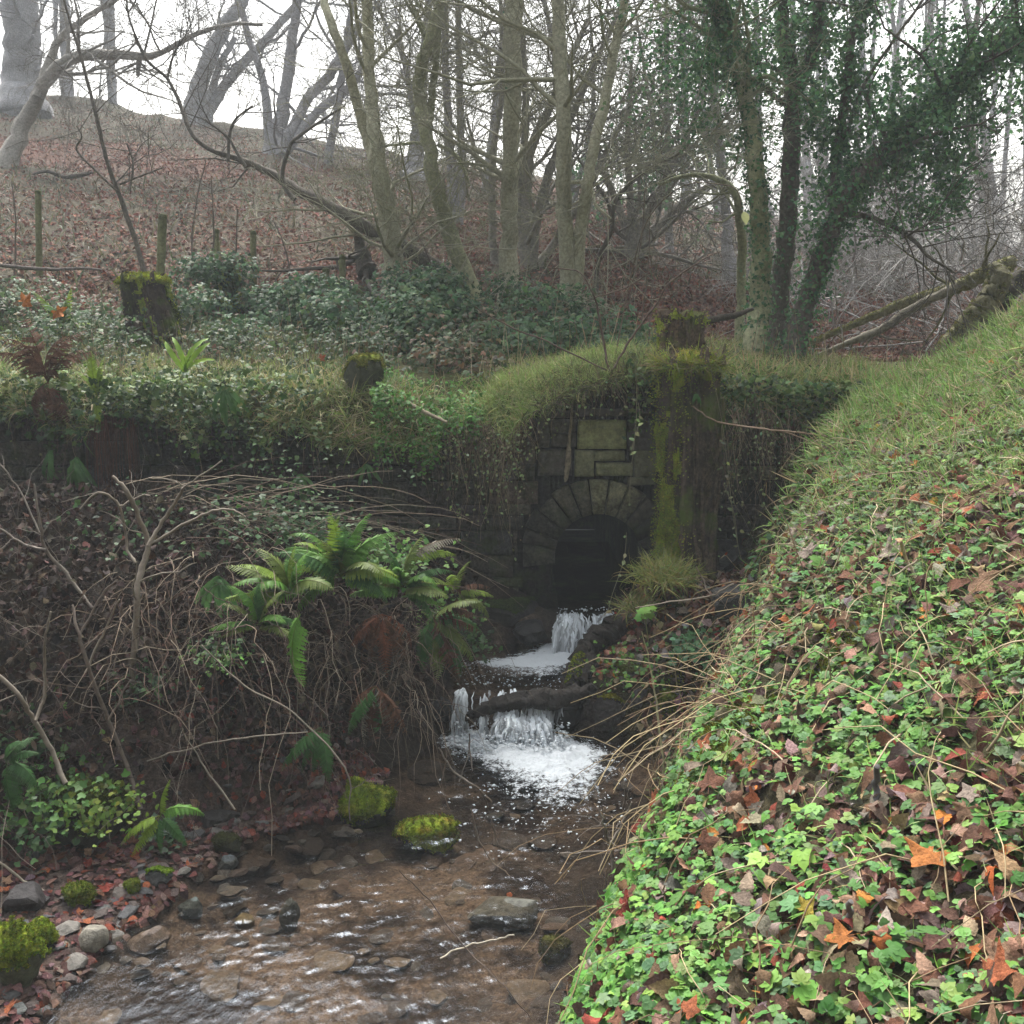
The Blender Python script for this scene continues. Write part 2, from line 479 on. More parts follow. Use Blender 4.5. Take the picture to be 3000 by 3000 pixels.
# ---------------------------------------------------------------- the air
hv = bpy.data.materials.new("mist"); hv.use_nodes = True
t = hv.node_tree
for n_ in list(t.nodes):
    if n_.type == 'BSDF_PRINCIPLED': t.nodes.remove(n_)
pv = t.nodes.new("ShaderNodeVolumePrincipled")
pv.inputs['Color'].default_value = (.70, .76, .81, 1)
pv.inputs['Density'].default_value = .0034
pv.inputs['Anisotropy'].default_value = 0.0
t.links.new(pv.outputs['Volume'], t.nodes["Material Output"].inputs['Volume'])
mb = MB()
x0, x1, y0, y1, z0, z1 = -60, 60, -38, 68, -9, 33
v = [(x, y, z) for x in (x0, x1) for y in (y0, y1) for z in (z0, z1)]
mb.add(v, [[0, 1, 3, 2], [4, 6, 7, 5], [0, 4, 5, 1], [2, 3, 7, 6], [0, 2, 6, 4], [1, 5, 7, 3]])
hz = mb.build("haze", hv, smooth=False); hz['kind'] = 'stuff'

# ---------------------------------------------------------------- the wall with the arch
ARX, ARZ, ARR, ARO = .725, .97, .365, .66     # arch centre, spring height, inner and outer radius
WY = 8.42
wall = thing("stone_wall", "dark mossy retaining wall of coursed stone with a round arched culvert mouth", "wall", (ARX, WY, .3))
wallc = lambda n: pick([(.075, .068, .06), (.10, .088, .07), (.055, .05, .048), (.085, .085, .055)], [4, 3, 3, 2], n, .2, .06)

def block(mb, x0, x1, z0, z1, y0, y1, col, b=.014):
    """one dressed stone with knocked-off edges; its face looks along -y"""
    j = lambda: rng.normal() * .006
    x0 += j(); x1 += j(); z0 += j(); z1 += j()
    yf = y0 + abs(rng.normal()) * .012
    nx, nz = 5, 4
    gx = np.linspace(x0 + b, x1 - b, nx); gz = np.linspace(z0 + b, z1 - b, nz)
    X, Z = np.meshgrid(gx, gz)
    Yf = yf + .012 * (fbm(X * 9, Z * 9, int(abs(x0) * 97) + 3, 3) - .5)
    Xj = X + .010 * (vnoise(X * 13, Z * 13, 5) - .5); Zj = Z + .010 * (vnoise(X * 13, Z * 13, 6) - .5)
    V = np.stack([Xj, Yf, Zj], -1).reshape(-1, 3)
    i = np.arange(nz - 1)[:, None] * nx + np.arange(nx - 1)[None]
    f = np.stack([i, i + 1, i + nx + 1, i + nx], -1).reshape(-1, 4)
    ring = [k for k in range(nx)] + [nx * k + nx - 1 for k in range(1, nz)] + [nx * (nz - 1) + k for k in range(nx - 2, -1, -1)] + [nx * k for k in range(nz - 2, 0, -1)]
    cx, cz = (x0 + x1) / 2, (z0 + z1) / 2
    R1 = V[ring].copy()
    R1[:, 0] += np.sign(R1[:, 0] - cx) * b * (np.abs(R1[:, 0] - cx) > (x1 - x0) / 2 - 2.2 * b)
    R1[:, 2] += np.sign(R1[:, 2] - cz) * b * (np.abs(R1[:, 2] - cz) > (z1 - z0) / 2 - 2.2 * b)
    R1[:, 1] += b
    R2 = R1.copy(); R2[:, 1] = y1
    m = len(ring); base = len(V)
    allv = np.vstack([V, R1, R2])
    ff = list(f)
    for k in range(m):
        k2 = (k + 1) % m
        ff.append([ring[k2], ring[k], base + k, base + k2])
        ff.append([base + k2, base + k, base + m + k, base + m + k2])
    mb.add(allv, ff, col)

mas = MB(); panel = MB()
z = .1
while z < 2.2:
    hcs = float(rng.choice([.10, .13, .16, .20]))
    z1 = min(z + hcs, 2.25)
    x = -5.6
    while x < 2.15:
        ln = float(rng.uniform(.2, .52))
        xa, xb_ = x, min(x + ln, 2.2)
        x = xb_
        zm = (z + z1) / 2
        # trim to the arch ring
        dz = max(0, z - ARZ)
        if z < ARZ: half = ARO if z1 > ARZ - .02 else ARO - .04
        else: half = math.sqrt(max(0, (ARO + .01) ** 2 - dz ** 2))
        if half > 0:
            lo, hi = ARX - half, ARX + half
            if xa >= lo and xb_ <= hi: continue
            if xa < lo < xb_: xb_ = lo
            elif xa < hi < xb_: xa = hi
            if xb_ - xa < .05: continue
        # room for the large stones above the arch
        if z1 > 1.62 and z < 2.22 and xb_ > .2 and xa < 1.3:
            if xa < .2: xb_ = .2
            elif xb_ > 1.3: xa = 1.3
            else: continue
            if xb_ - xa < .05: continue
        block(mas, xa + .006, xb_ - .006, z + .005, z1 - .005, WY - .02, WY + .2, wallc(1)[0])
    z = z1
for (xa, xb_, za, zb_, g) in [(.535, .95, 1.88, 2.14, 1), (.955, 1.28, 1.88, 2.13, 0), (.28, .528, 2.02, 2.13, 0), (.205, .53, 2.14, 2.2, 0), (.31, .528, 1.895, 2.015, 0),
                              (.21, .305, 1.89, 2.13, 0), (.205, .50, 1.665, 1.885, 0), (.505, .68, 1.655, 1.875, .5), (.685, .95, 1.785, 1.875, .5), (.69, 1.0, 1.66, 1.78, .6),
                              (1.005, 1.29, 1.66, 1.87, .3), (.54, 1.28, 2.145, 2.215, 0), (.955, 1.29, 1.58, 1.655, .2)]:
    c = np.array((.11, .10, .085)) * (1 - g) + np.array((.30, .32, .15)) * g
    block(panel, xa + .005, xb_ - .005, za + .004, zb_ - .004, WY - .035, WY + .2, c)
mas.build("masonry", M_wall, wall)
o = panel.build("large_stones", mat("algae_stone", .85, [(5, .35), (24, .4)], (26, .6), spec=.15, moss=[(5, .5, .72, (.045, .055, .022))]), wall)
o['label'] = "larger pale green stones set above the arch"
# backing of the wall, with the mouth left open
bk = MB()
def boxm(mb, a, b, col):
    (x0, y0, z0), (x1, y1, z1) = a, b
    v = [(x, y, z) for x in (x0, x1) for y in (y0, y1) for z in (z0, z1)]
    mb.add(v, [[0, 1, 3, 2], [4, 6, 7, 5], [0, 4, 5, 1], [2, 3, 7, 6], [0, 2, 6, 4], [1, 5, 7, 3]], col)
dark = (.03, .027, .024)
topz = lambda a, b: float(min(upper_sheet(np.array(q), np.array(WY + yy_)) for q in (a, (a + b) / 2, b) for yy_ in (.05, .17, .29))) - .012
for a in np.arange(-5.7, 2.2, .1):
    b = a + .0995
    if b > ARX - ARR - .02 and a < ARX + ARR + .02: continue
    boxm(bk, (a, WY + .05, -.1), (b, WY + .3, topz(a, b)), dark)
for k in range(24):
    a, b = ARX - ARR - .12 + k * (2 * ARR + .24) / 24, ARX - ARR - .12 + (k + 1) * (2 * ARR + .24) / 24
    xm = min(abs(a - ARX), abs(b - ARX))
    if xm > ARR + .02: boxm(bk, (a, WY + .052, -.1), (b, WY + .298, topz(a, b)), dark)
    else: boxm(bk, (a, WY + .052, ARZ + math.sqrt(max(0, (ARR + .02) ** 2 - xm ** 2)) + .01), (b, WY + .298, topz(a, b)), dark)
bk.build("mortar", M_wall, wall, smooth=False)
# the ring of wedge stones, a little uneven
rg = MB()
na = 13
edges = np.linspace(math.pi + .14, -.14, na + 1) + np.r_[0, rng.normal(size=na - 1) * .02, 0]
for k in range(na):
    a0, a1 = edges[k] - .013, edges[k + 1] + .013
    ro = ARO + rng.normal() * .015
    pts = []
    for r_, gap in ((ARR, 0), (ro, .006)):
        for s_ in np.linspace(0, 1, 4):
            a = a0 + (a1 - a0) * s_
            pts.append((ARX + r_ * math.cos(a), ARZ + r_ * math.sin(a) * 1.02))
    yf = WY - .03 - abs(rng.normal()) * .012
    g = sstep(.0, .35, math.sin((a0 + a1) / 2) - .62) * (.35 + .65 * (k > 5))
    c = np.array(wallc(1)[0]) * .9 * (1 - g) + np.array((.17, .165, .095)) * g
    P = np.array(pts)
    cen = P.mean(0)
    Pin = P + (cen - P) * .045
    V = np.vstack([np.c_[Pin[:, 0], np.full(8, yf), Pin[:, 1]], np.c_[P[:, 0], np.full(8, yf + .02), P[:, 1]], np.c_[P[:, 0], np.full(8, WY + .25), P[:, 1]]])
    V[:8, 1] += rng.normal(size=8) * .004
    f = [[j, j + 1, 5 + j, 4 + j] for j in range(3)]
    lp = [0, 1, 2, 3, 7, 6, 5, 4]
    for q in range(8):
        q2 = (q + 1) % 8
        f.append([lp[q2], lp[q], 8 + lp[q], 8 + lp[q2]]); f.append([8 + lp[q2], 8 + lp[q], 16 + lp[q], 16 + lp[q2]])
    rg.add(V, f, c)
o = rg.build("arch_ring", M_wall, wall, smooth=False); o['label'] = "round arch of long wedge stones"
# barrel of the culvert
tn = MB()
ang = np.linspace(-math.pi / 2, 1.5 * math.pi, 26)
ang = np.linspace(0, math.pi, 22)
prof = np.array([(ARX - .05, .18), (ARX + ARR * 1.02, .18)] + [(ARX + ARR * 1.02 * math.cos(a), ARZ + ARR * 1.02 * math.sin(a)) for a in ang] + [(ARX - ARR * 1.02, .18), (ARX - .049, .18)])
yy = np.linspace(WY + .04, 13.5, 24)
V = np.array([(p[0] + .01 * rng.normal(), y, p[1] + .01 * rng.normal()) for y in yy for p in prof])
i = np.arange(len(yy) - 1)[:, None] * 26 + np.arange(25)[None]
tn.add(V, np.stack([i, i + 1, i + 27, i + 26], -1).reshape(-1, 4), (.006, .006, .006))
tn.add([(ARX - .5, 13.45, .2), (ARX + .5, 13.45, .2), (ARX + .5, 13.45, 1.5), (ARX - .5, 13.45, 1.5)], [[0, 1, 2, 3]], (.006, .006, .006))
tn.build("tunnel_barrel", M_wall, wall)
# ---------------------------------------------------------------- water
def water_sheet(name, xs, ys, zf):
    X, Y = np.meshgrid(xs, ys)
    V = np.stack([X, Y, zf(X, Y)], -1)
    ok = ((X > XL(Y) - .25) & (X < XR(Y) + .25)) if name == 'water' else np.ones_like(X, bool)
    ny, nx = X.shape
    i = np.arange(ny - 1)[:, None] * nx + np.arange(nx - 1)[None]
    f = np.stack([i, i + 1, i + nx + 1, i + nx], -1)
    keep = ok[:-1, :-1] | ok[1:, 1:]
    mb = MB(); mb.add(V.reshape(-1, 3), f[keep], (.3, .3, .3))
    return mb

def ripples(X, Y):
    # flow runs down from the falls to the lower left
    ca, sa = math.cos(math.radians(28)), math.sin(math.radians(28))
    U = X * ca + Y * sa; Vv = -X * sa + Y * ca
    fast = sstep(-.05, .5, np.minimum(X - XL(Y), XR(Y) - X)) * (.45 + 1.1 * fbm(X * 1.2, Y * 1.2, 62, 2))
    r = .006 * (fbm(U * 2.6, Vv * 5.5, 61, 3) - .5) + .010 * (fbm(U * 7, Vv * 15, 63, 4) - .5) + .0055 * (fbm(U * 17, Vv * 30, 67, 2) - .5) + .004 * (vnoise(U * 30, Vv * 44, 66) - .5)
    r = r * (.34 + .56 * sstep(3.0, 4.8, Y) + .25 * sstep(-1.2, .2, X))
    near = sstep(4.6, 6.4, Y)
    r = r + near * .02 * (fbm(X * 11, Y * 11, 64, 3) - .5)
    return r * fast

wm = water_sheet('water', np.arange(-3.4, 1.5, .014), np.arange(1.9, 7.06, .014), lambda X, Y: .0 + ripples(X, Y))
up = water_sheet('upper', np.arange(-.6, 1.2, .03), np.arange(7.05, 8.2, .03), lambda X, Y: .3 + .5 * ripples(X, Y + 3) + .012 * (fbm(X * 9, Y * 9, 68) - .5))
tp = water_sheet('upper', np.linspace(ARX - .33, ARX + .33, 24), np.arange(8.17, 11, .05), lambda X, Y: .56 + .015 * (fbm(X * 8, Y * 8, 69) - .5))
wm.V += up.V; wm.C += up.C
for q in up.Q: wm.Q.append(q + wm.n)
wm.n += up.n
wm.V += tp.V; wm.C += tp.C
for q in tp.Q: wm.Q.append(q + wm.n)
wm.n += tp.n
structure(wm.build("water", M_water))

FOAM = (.68, .73, .77)
def foam_patch(mb, x0, x1, y0, y1, zf, mask, step=.012, amp=.05):
    X, Y = np.meshgrid(np.arange(x0, x1, step), np.arange(y0, y1, step))
    m = mask(X, Y) + .30 * (fbm(X * 7, Y * 9, 71, 4) - .5)
    mc = np.clip(m, 0, 1)
    h = amp * mc * (.1 + 1.2 * fbm(X * 17, Y * 17, 73, 5)) + .020 * (fbm(X * 42, Y * 42, 74, 3) - .5) * mc
    V = np.stack([X, Y, zf(X, Y) + h + .004], -1)
    ny, nx = X.shape
    i = np.arange(ny - 1)[:, None] * nx + np.arange(nx - 1)[None]
    f = np.stack([i, i + 1, i + nx + 1, i + nx], -1)
    k = m > .04
    keep = k[:-1, :-1] & k[1:, 1:] & k[1:, :-1] & k[:-1, 1:]
    V, f = V.reshape(-1, 3), f[keep]
    use = np.unique(f); mp_ = np.zeros(len(V), np.int64); mp_[use] = np.arange(len(use))
    mb.add(V[use], mp_[f], np.repeat(mc.reshape(-1)[use][:, None], 3, 1))

oct_v = np.array([(1, 0, 0), (-1, 0, 0), (0, 1, 0), (0, -1, 0), (0, 0, 1), (0, 0, -1)], float)
oct_f = np.array([(0, 2, 4), (2, 1, 4), (1, 3, 4), (3, 0, 4), (2, 0, 5), (1, 2, 5), (3, 1, 5), (0, 3, 5)])
def drops(mb, P, s, col=FOAM, squash=(1, 1, .6)):
    n = len(P)
    mb.stamp(oct_v * np.array(squash), oct_f, P, frames(np.tile([0, 0, 1.], (n, 1)) + rng.normal(size=(n, 3)) * .3), s, np.tile(col, (n, 1)))

foam = MB(); bub = MB()
# the churned pool under the lower fall
g = lambda X, Y, cx, cy, sx, sy: np.exp(-((X - cx) / sx) ** 2 - ((Y - cy) / sy) ** 2)
foam_patch(foam, -.6, 1.0, 5.4, 7.02, lambda X, Y: ripples(X, Y),
           lambda X, Y: 1.15 * g(X, Y, .12, 6.70, .38, .24) + .8 * g(X, Y, .26, 6.42, .34, .24) + .85 * g(X, Y, -.26, 6.84, .26, .16) + .36 * g(X, Y, .30, 6.05, .34, .34) - .04, amp=.05)
# the upper pool, white streaks drifting left
foam_patch(foam, -.4, .75, 7.25, 8.15, lambda X, Y: .3 + 0 * X,
           lambda X, Y: 1.2 * g(X, Y, .50, 7.98, .28, .14) + 1.15 * g(X, Y, .34, 7.72, .30, .16) + .8 * g(X, Y, .02, 7.62, .34, .12) + .5 * g(X, Y, .2, 7.40, .3, .10) - .04, amp=.03)
n = 520
P = np.c_[rng.normal(.22, .28, n), rng.normal(6.0, .36, n), np.zeros(n)]
P = P[(P[:, 1] < 6.9) & (P[:, 0] > XL(P[:, 1]) + .1) & (P[:, 0] < XR(P[:, 1]))]
P[:, 2] = ripples(P[:, 0], P[:, 1]) + .004
drops(bub, P, np.abs(rng.normal(.003, .003, len(P))) + .0015, squash=(1.5, 1, .3))
n = 300
P = np.c_[rng.uniform(-.4, .5, n), rng.uniform(7.1, 7.7, n), np.full(n, .306)]
drops(bub, P, np.abs(rng.normal(.004, .003, n)) + .002, squash=(1.3, 1, .4))
structure(foam.build("stream_foam", M_froth)); structure(bub.build("foam_bubbles", M_foam))

def fall(mb, xa, xb, ytop, ztop, ybot, zbot, n, bow, holes=(), w=.010, bright=1.0):
    """falling water as many separate strands, each a ridged ribbon with its own lean"""
    for k in range(n):
        x = rng.uniform(xa, xb)
        gap = vnoise(np.array(x * 14), np.array(zbot * 9 + 2.), 81)
        if gap < .33 and rng.random() < .75: continue
        if any(a < x < b and rng.random() < .93 for a, b in holes): continue
        s0 = rng.uniform(-.05, .6); s1 = s0 + rng.uniform(.25, .75)
        s = np.linspace(s0, s1, 7)
        y = ytop + (ybot - ytop) * np.clip(s, 0, 2) ** .5 - .05 * rng.random()
        zz = ztop + (zbot - ztop) * np.clip(s, 0, 2) ** 1.5 + .02 + .03 * (gap - .5)
        xx = x + bow * (s - .3) * (x - (xa + xb) / 2) + np.cumsum(rng.normal(size=7)) * .008
        hw = w * rng.uniform(.3, 1.3) * np.sin(np.linspace(.35, math.pi - .2, 7))
        V = np.concatenate([np.c_[xx - hw, y, zz], np.c_[xx, y - hw * .8 - .004, zz], np.c_[xx + hw, y, zz]])
        f = [[j, 7 + j, 8 + j, j + 1] for j in range(6)] + [[7 + j, 14 + j, 15 + j, 8 + j] for j in range(6)]
        mb.add(V, f, np.array(FOAM) * rng.uniform(.35, 1.35) * bright)

wf = MB()
fall(wf, .36, .88, 8.12, .565, 7.86, .30, 620, .22, w=.013)
P = np.c_[rng.uniform(.33, .9, 260), rng.uniform(7.9, 8.06, 260), .3 + np.abs(rng.normal(0, .10, 260))]
drops(wf, P, np.abs(rng.normal(.005, .004, 260)) + .002)
P = np.c_[rng.uniform(.38, .85, 40), rng.uniform(8.1, 8.16, 40), .58 + np.abs(rng.normal(0, .02, 40))]
drops(wf, P, np.abs(rng.normal(.005, .004, 40)) + .002)
o = structure(wf.build("upper_waterfall", M_foam))
wf = MB()
fall(wf, -.40, .34, 7.03, .30, 6.86, .0, 330, .05, holes=[(-.33, -.22), (.04, .13), (.27, .4)], w=.012)
fall(wf, -.40, -.34, 7.03, .30, 6.9, .0, 30, .05, w=.014)
fall(wf, -.12, .24, 6.93, .17, 6.72, .02, 190, .25, w=.016)
P = np.c_[rng.uniform(-.42, .4, 1500), rng.uniform(6.55, 6.93, 1500), np.abs(rng.normal(0.02, .06, 1500))]
drops(wf, P, np.abs(rng.normal(.006, .006, 1500)) + .002)
structure(wf.build("lower_waterfall", M_foam))

# ---------------------------------------------------------------- stones
def ico(sub=3):
    import bmesh
    bm = bmesh.new(); bmesh.ops.create_icosphere(bm, subdivisions=sub, radius=1)
    v = np.array([q.co[:] for q in bm.verts]); f = np.array([[q.index for q in p.verts] for p in bm.faces]); bm.free()
    return v, f
ICO2, ICO3, ICO4 = ico(2), ico(3), ico(4)

def rockshape(base, seed, facets=9, rough=.10):
    r = np.random.default_rng(seed)
    v = base[0].copy()
    for _ in range(facets):                       # slice flat facets off a ball
        d = unit(r.normal(size=3)); h = r.uniform(.55, .85)
        s = v @ d
        v = v - np.clip(s - h, 0, 9)[:, None] * d[None] * .92
    n_ = fbm(v[:, 0] * 2.2 + seed, v[:, 1] * 2.2 + v[:, 2] * 1.7, seed % 97) - .5
    n2 = fbm(v[:, 0] * 7 + seed, v[:, 2] * 7 + v[:, 1] * 5, seed % 89) - .5
    return v * (1 + rough * 2.2 * n_ + rough * n2)[:, None]

tuft_v = []; tuft_f = []
for k in range(5):
    a = k * 2.4; tip = np.array([math.cos(a) * .45, math.sin(a) * .45, 1.0 - .1 * k])
    q = np.array([math.cos(a + 1.6), math.sin(a + 1.6), 0]) * .16
    b = len(tuft_v); tuft_v += [q, -q, tip]; tuft_f.append([b, b + 1, b + 2])
tuft_v = np.array(tuft_v); tuft_f = np.array(tuft_f)
MOSSC = [(.20, .26, .03), (.15, .20, .03), (.26, .28, .05), (.11, .15, .03)]

def moss_on(mb, V, Nn, n, size, mask=None, cols=MOSSC, wts=(4, 4, 2, 2)):
    """little pointed moss tufts over vertices V with normals Nn"""
    wgt = np.ones(len(V)) if mask is None else mask
    if wgt.sum() <= 0: return
    k = rng.choice(len(V), n, p=wgt / wgt.sum())
    sp = np.median(np.linalg.norm(V - V.mean(0), axis=1)) * .09
    P = V[k] + rng.normal(size=(n, 3)) * sp * .6
    mb.stamp(tuft_v, tuft_f, P - Nn[k] * size * .2, frames(Nn[k] + rng.normal(size=(n, 3)) * .5), size * rng.uniform(.6, 1.5, n), pick(cols, wts, n, .25, .12))

def vnormals(V, f):
    n = np.zeros_like(V)
    fn = np.cross(V[f[:, 1]] - V[f[:, 0]], V[f[:, 2]] - V[f[:, 0]])
    for k in range(3): np.add.at(n, f[:, k], fn)
    return unit(n)

def rock(label, u, v, wpxl, hpxl, deep=.8, col=(.06, .055, .05), moss=0, seed=1, sink=.25, rot=0, Y=None, name="stone", group=None, cat="stone", wet=True, tilt=0, mossup=.1, mcols=MOSSC, mwts=(4, 4, 2, 2), rough=.16, facets=11, msize=None, base=None):
    """a stone whose lowest visible point is at photo pixel u, v"""
    if Y is None: Y = hit_lower(u, v)
    p = at(u, v, Y)
    W_, H_ = wpx(wpxl, u, v, Y) / 2, wpx(hpxl, u, v, Y) / 2
    sv, f = rockshape(base or ICO3, seed, facets, rough), (base or ICO3)[1]
    ext = np.abs(sv).max(0)
    V = sv / ext * np.array([W_, W_ * deep, H_ * (1 + sink)])
    ca, sa = math.cos(tilt), math.sin(tilt)
    V = V @ np.array([[ca, 0, -sa], [0, 1, 0], [sa, 0, ca]])
    ca, sa = math.cos(rot), math.sin(rot)
    V = V @ np.array([[ca, sa, 0], [-sa, ca, 0], [0, 0, 1]])
    c = p + np.array([0, W_ * deep * .8, H_ * (1 - sink)])
    V = V + c
    t = thing(name, label, cat, (p[0], c[1], p[2]), group)
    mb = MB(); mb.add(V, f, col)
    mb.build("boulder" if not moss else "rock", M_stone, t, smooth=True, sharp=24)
    if moss:
        Nn = vnormals(V, f); m = np.clip(Nn[:, 2] - mossup + .35 * (fbm(V[:, 0] * 9, V[:, 2] * 9 + V[:, 1] * 9, seed) - .5), 0, 1)
        mm = MB()
        lift = .014 * sstep(0, .25, m)
        mk = m > .02
        ff = f[mk[f].all(1)]
        if len(ff):
            mm.add(V + Nn * (lift * (1 + 1.3 * (fbm(V[:, 0] * 40, V[:, 1] * 40 + V[:, 2] * 31, seed) - .5)))[:, None], ff, pick(mcols, mwts, len(V), .1, .05) * .9)
        moss_on(mm, V + Nn * lift[:, None] * .8, Nn, int(moss * 2.2), msize or .0085, (m > .02) * 1.0, mcols, mwts)
        mm.build("moss", M_moss, t)
    return t

YM = [(.26, .34, .03), (.20, .28, .03), (.34, .36, .05), (.13, .19, .03)]
rock("bright green moss covered stone with a knob on top in the shallows", 1065, 2425, 165, 125, .8, (.05, .05, .045), 2600, 11, .2, mossup=-.15, mcols=YM, cat="stone")
rock("small mossy knob resting on top of the bright green mossy stone", 1045, 2335, 60, 52, .8, (.05, .05, .045), 500, 15, .2, mossup=-.8, Y=hit_lower(1065, 2425) + .14, mcols=YM)
rock("low flat stone with yellow and rust moss in midstream", 1255, 2512, 205, 95, .65, (.045, .042, .038), 2400, 23, .1, mossup=-.1, mcols=YM + [(.22, .13, .03)], mwts=(4, 3, 2, 3, 2))
rock("dark olive oblong stone at the edge of the pebble beach", 655, 2515, 100, 70, .6, (.05, .052, .028), 500, 31, .15, tilt=-.35, mossup=.1, mcols=[(.05, .055, .02), (.06, .06, .025)], mwts=(1, 1), msize=.006)
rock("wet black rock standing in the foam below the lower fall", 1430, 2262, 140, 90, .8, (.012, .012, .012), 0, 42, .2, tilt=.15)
rock("leaning dark slab with a yellow moss patch right of the lower fall", 1780, 2160, 110, 125, .5, (.035, .03, .027), 260, 51, .1, tilt=.5, mossup=.5, mcols=[(.2, .19, .02), (.15, .16, .02)], mwts=(1, 1))
rock("long tilted slate slab with a pale upper face on the right waterline", 1480, 2738, 230, 85, .6, (.085, .085, .07), 0, 63, .1, tilt=-.18, facets=16, rough=.05)
rock("flat brown submerged slab left of the foam", 1240, 2300, 210, 46, .9, (.05, .038, .03), 0, 71, .5, Y=None)
rock("squarish pale grey stone on the beach beside the lower left mossy stones", 258, 2800, 100, 80, .8, (.19, .175, .14), 0, 84, .15, tilt=.3, rough=.06)
rock("large smooth submerged stone in the shallows by the pale grey stone", 425, 2800, 130, 60, .8, (.10, .075, .06), 0, 87, .3)
rock("tall moss covered stone cut by the bottom left corner of the view", 40, 2900, 150, 190, .8, (.08, .09, .05), 2600, 91, .15, mossup=-.15, mcols=YM)
rock("rounded moss cushion stone behind the tall corner stone", 120, 2790, 80, 95, .8, (.07, .08, .05), 1100, 93, .15, mossup=-.2, mcols=YM)
rock("small feathery green mossy stone among red leaves on the beach", 220, 2665, 85, 60, .8, (.05, .05, .04), 900, 95, .2, mossup=-.1)
rock("small dark mossy stone between the slate pebbles", 380, 2628, 45, 45, .8, (.05, .05, .04), 400, 97, .2, mossup=-.05)
rock("dark flat topped stone by the left edge above the beach", 50, 2680, 130, 80, .8, (.045, .04, .04), 0, 99, .2, rough=.06)
rock("slate stone with a bright moss tuft on the middle of the beach", 455, 2600, 90, 50, .7, (.06, .062, .06), 260, 101, .2, mossup=.4, mcols=[(.16, .26, .03)], mwts=(1,))
rock("thin dark ledge stone under the small left fern", 625, 2430, 140, 46, .6, (.03, .026, .024), 0, 103, .2, facets=16)
rock("blue grey stone with a water lip at the head of the shallows", 660, 2560, 75, 50, .8, (.06, .07, .075), 0, 105, .3)
rock("brown flat rock breaking the shallow water beside the mossy stones", 735, 2572, 140, 46, .7, (.045, .03, .022), 0, 107, .4)
rock("greenish grey stone half under water at the beach front", 560, 2700, 90, 62, .7, (.06, .075, .07), 0, 109, .3)
rock("upright dark stone parting the current in midstream", 845, 2735, 62, 105, .8, (.07, .07, .05), 0, 111, .15, tilt=.15)
rock("tan stone under the surface left of the upright midstream stone", 715, 2720, 70, 40, .8, (.14, .11, .05), 0, 113, .4)
rock("dull olive stone at the foot of the right bank near the slate slab", 1625, 2830, 100, 66, .7, (.09, .085, .045), 300, 115, .2, mossup=.2, mcols=[(.10, .10, .03)], mwts=(1,))
rock("small dark stone under the tip of the slate slab", 1520, 2735, 90, 50, .7, (.06, .055, .04), 0, 117, .2)
rock("flat lichened stone with moss above the leaning dark slab", 1850, 2015, 130, 70, .7, (.07, .065, .055), 500, 119, .2, mossup=.3, mcols=[(.09, .10, .03)], mwts=(1,), facets=14)
rock("knobbly grey stone on the right bank topped by a curled brown leaf", 1870, 2095, 95, 85, .8, (.075, .07, .065), 0, 121, .2, rough=.2)
rock("round dark mossy stone in the right bank under the lichened stone", 1955, 2095, 80, 70, .8, (.05, .05, .03), 500, 123, .2, mossup=0)
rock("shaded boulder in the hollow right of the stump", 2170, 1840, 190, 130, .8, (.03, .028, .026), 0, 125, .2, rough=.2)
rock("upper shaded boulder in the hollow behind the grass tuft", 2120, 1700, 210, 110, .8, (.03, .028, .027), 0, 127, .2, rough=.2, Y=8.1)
rock("moss grown ledge stone at the foot of the wall left of the arch", 1480, 1850, 260, 95, .7, (.022, .02, .018), 700, 129, .2, mossup=.5, Y=8.15, mcols=[(.05, .075, .02), (.035, .05, .018)], mwts=(1, 1))
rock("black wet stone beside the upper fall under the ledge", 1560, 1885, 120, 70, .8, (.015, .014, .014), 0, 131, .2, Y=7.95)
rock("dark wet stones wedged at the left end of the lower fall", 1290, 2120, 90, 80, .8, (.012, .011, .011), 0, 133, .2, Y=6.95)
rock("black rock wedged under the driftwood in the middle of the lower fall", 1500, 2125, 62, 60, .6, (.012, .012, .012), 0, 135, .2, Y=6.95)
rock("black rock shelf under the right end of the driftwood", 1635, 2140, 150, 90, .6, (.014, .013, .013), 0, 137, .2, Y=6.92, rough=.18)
rock("squarish moss topped block at the broken end of the parapet", 1055, 1150, 130, 112, .9, (.05, .055, .03), 2200, 139, .05, mossup=.0, Y=8.35, mcols=[(.26, .29, .05), (.20, .24, .05), (.30, .28, .07)], mwts=(1, 1, 1), facets=18, rough=.05, name="coping_stone")
# the earth mound grown with moss at the far left
rock("dark mossy earth mound under ivy at the left end of the beach", 175, 2500, 340, 195, .8, (.03, .025, .015), 1500, 141, .2, mossup=.25, rough=.22, mcols=[(.10, .12, .02), (.06, .08, .02)], mwts=(1, 1), name="mossy_mound", cat="mound", msize=.02, base=ICO4)
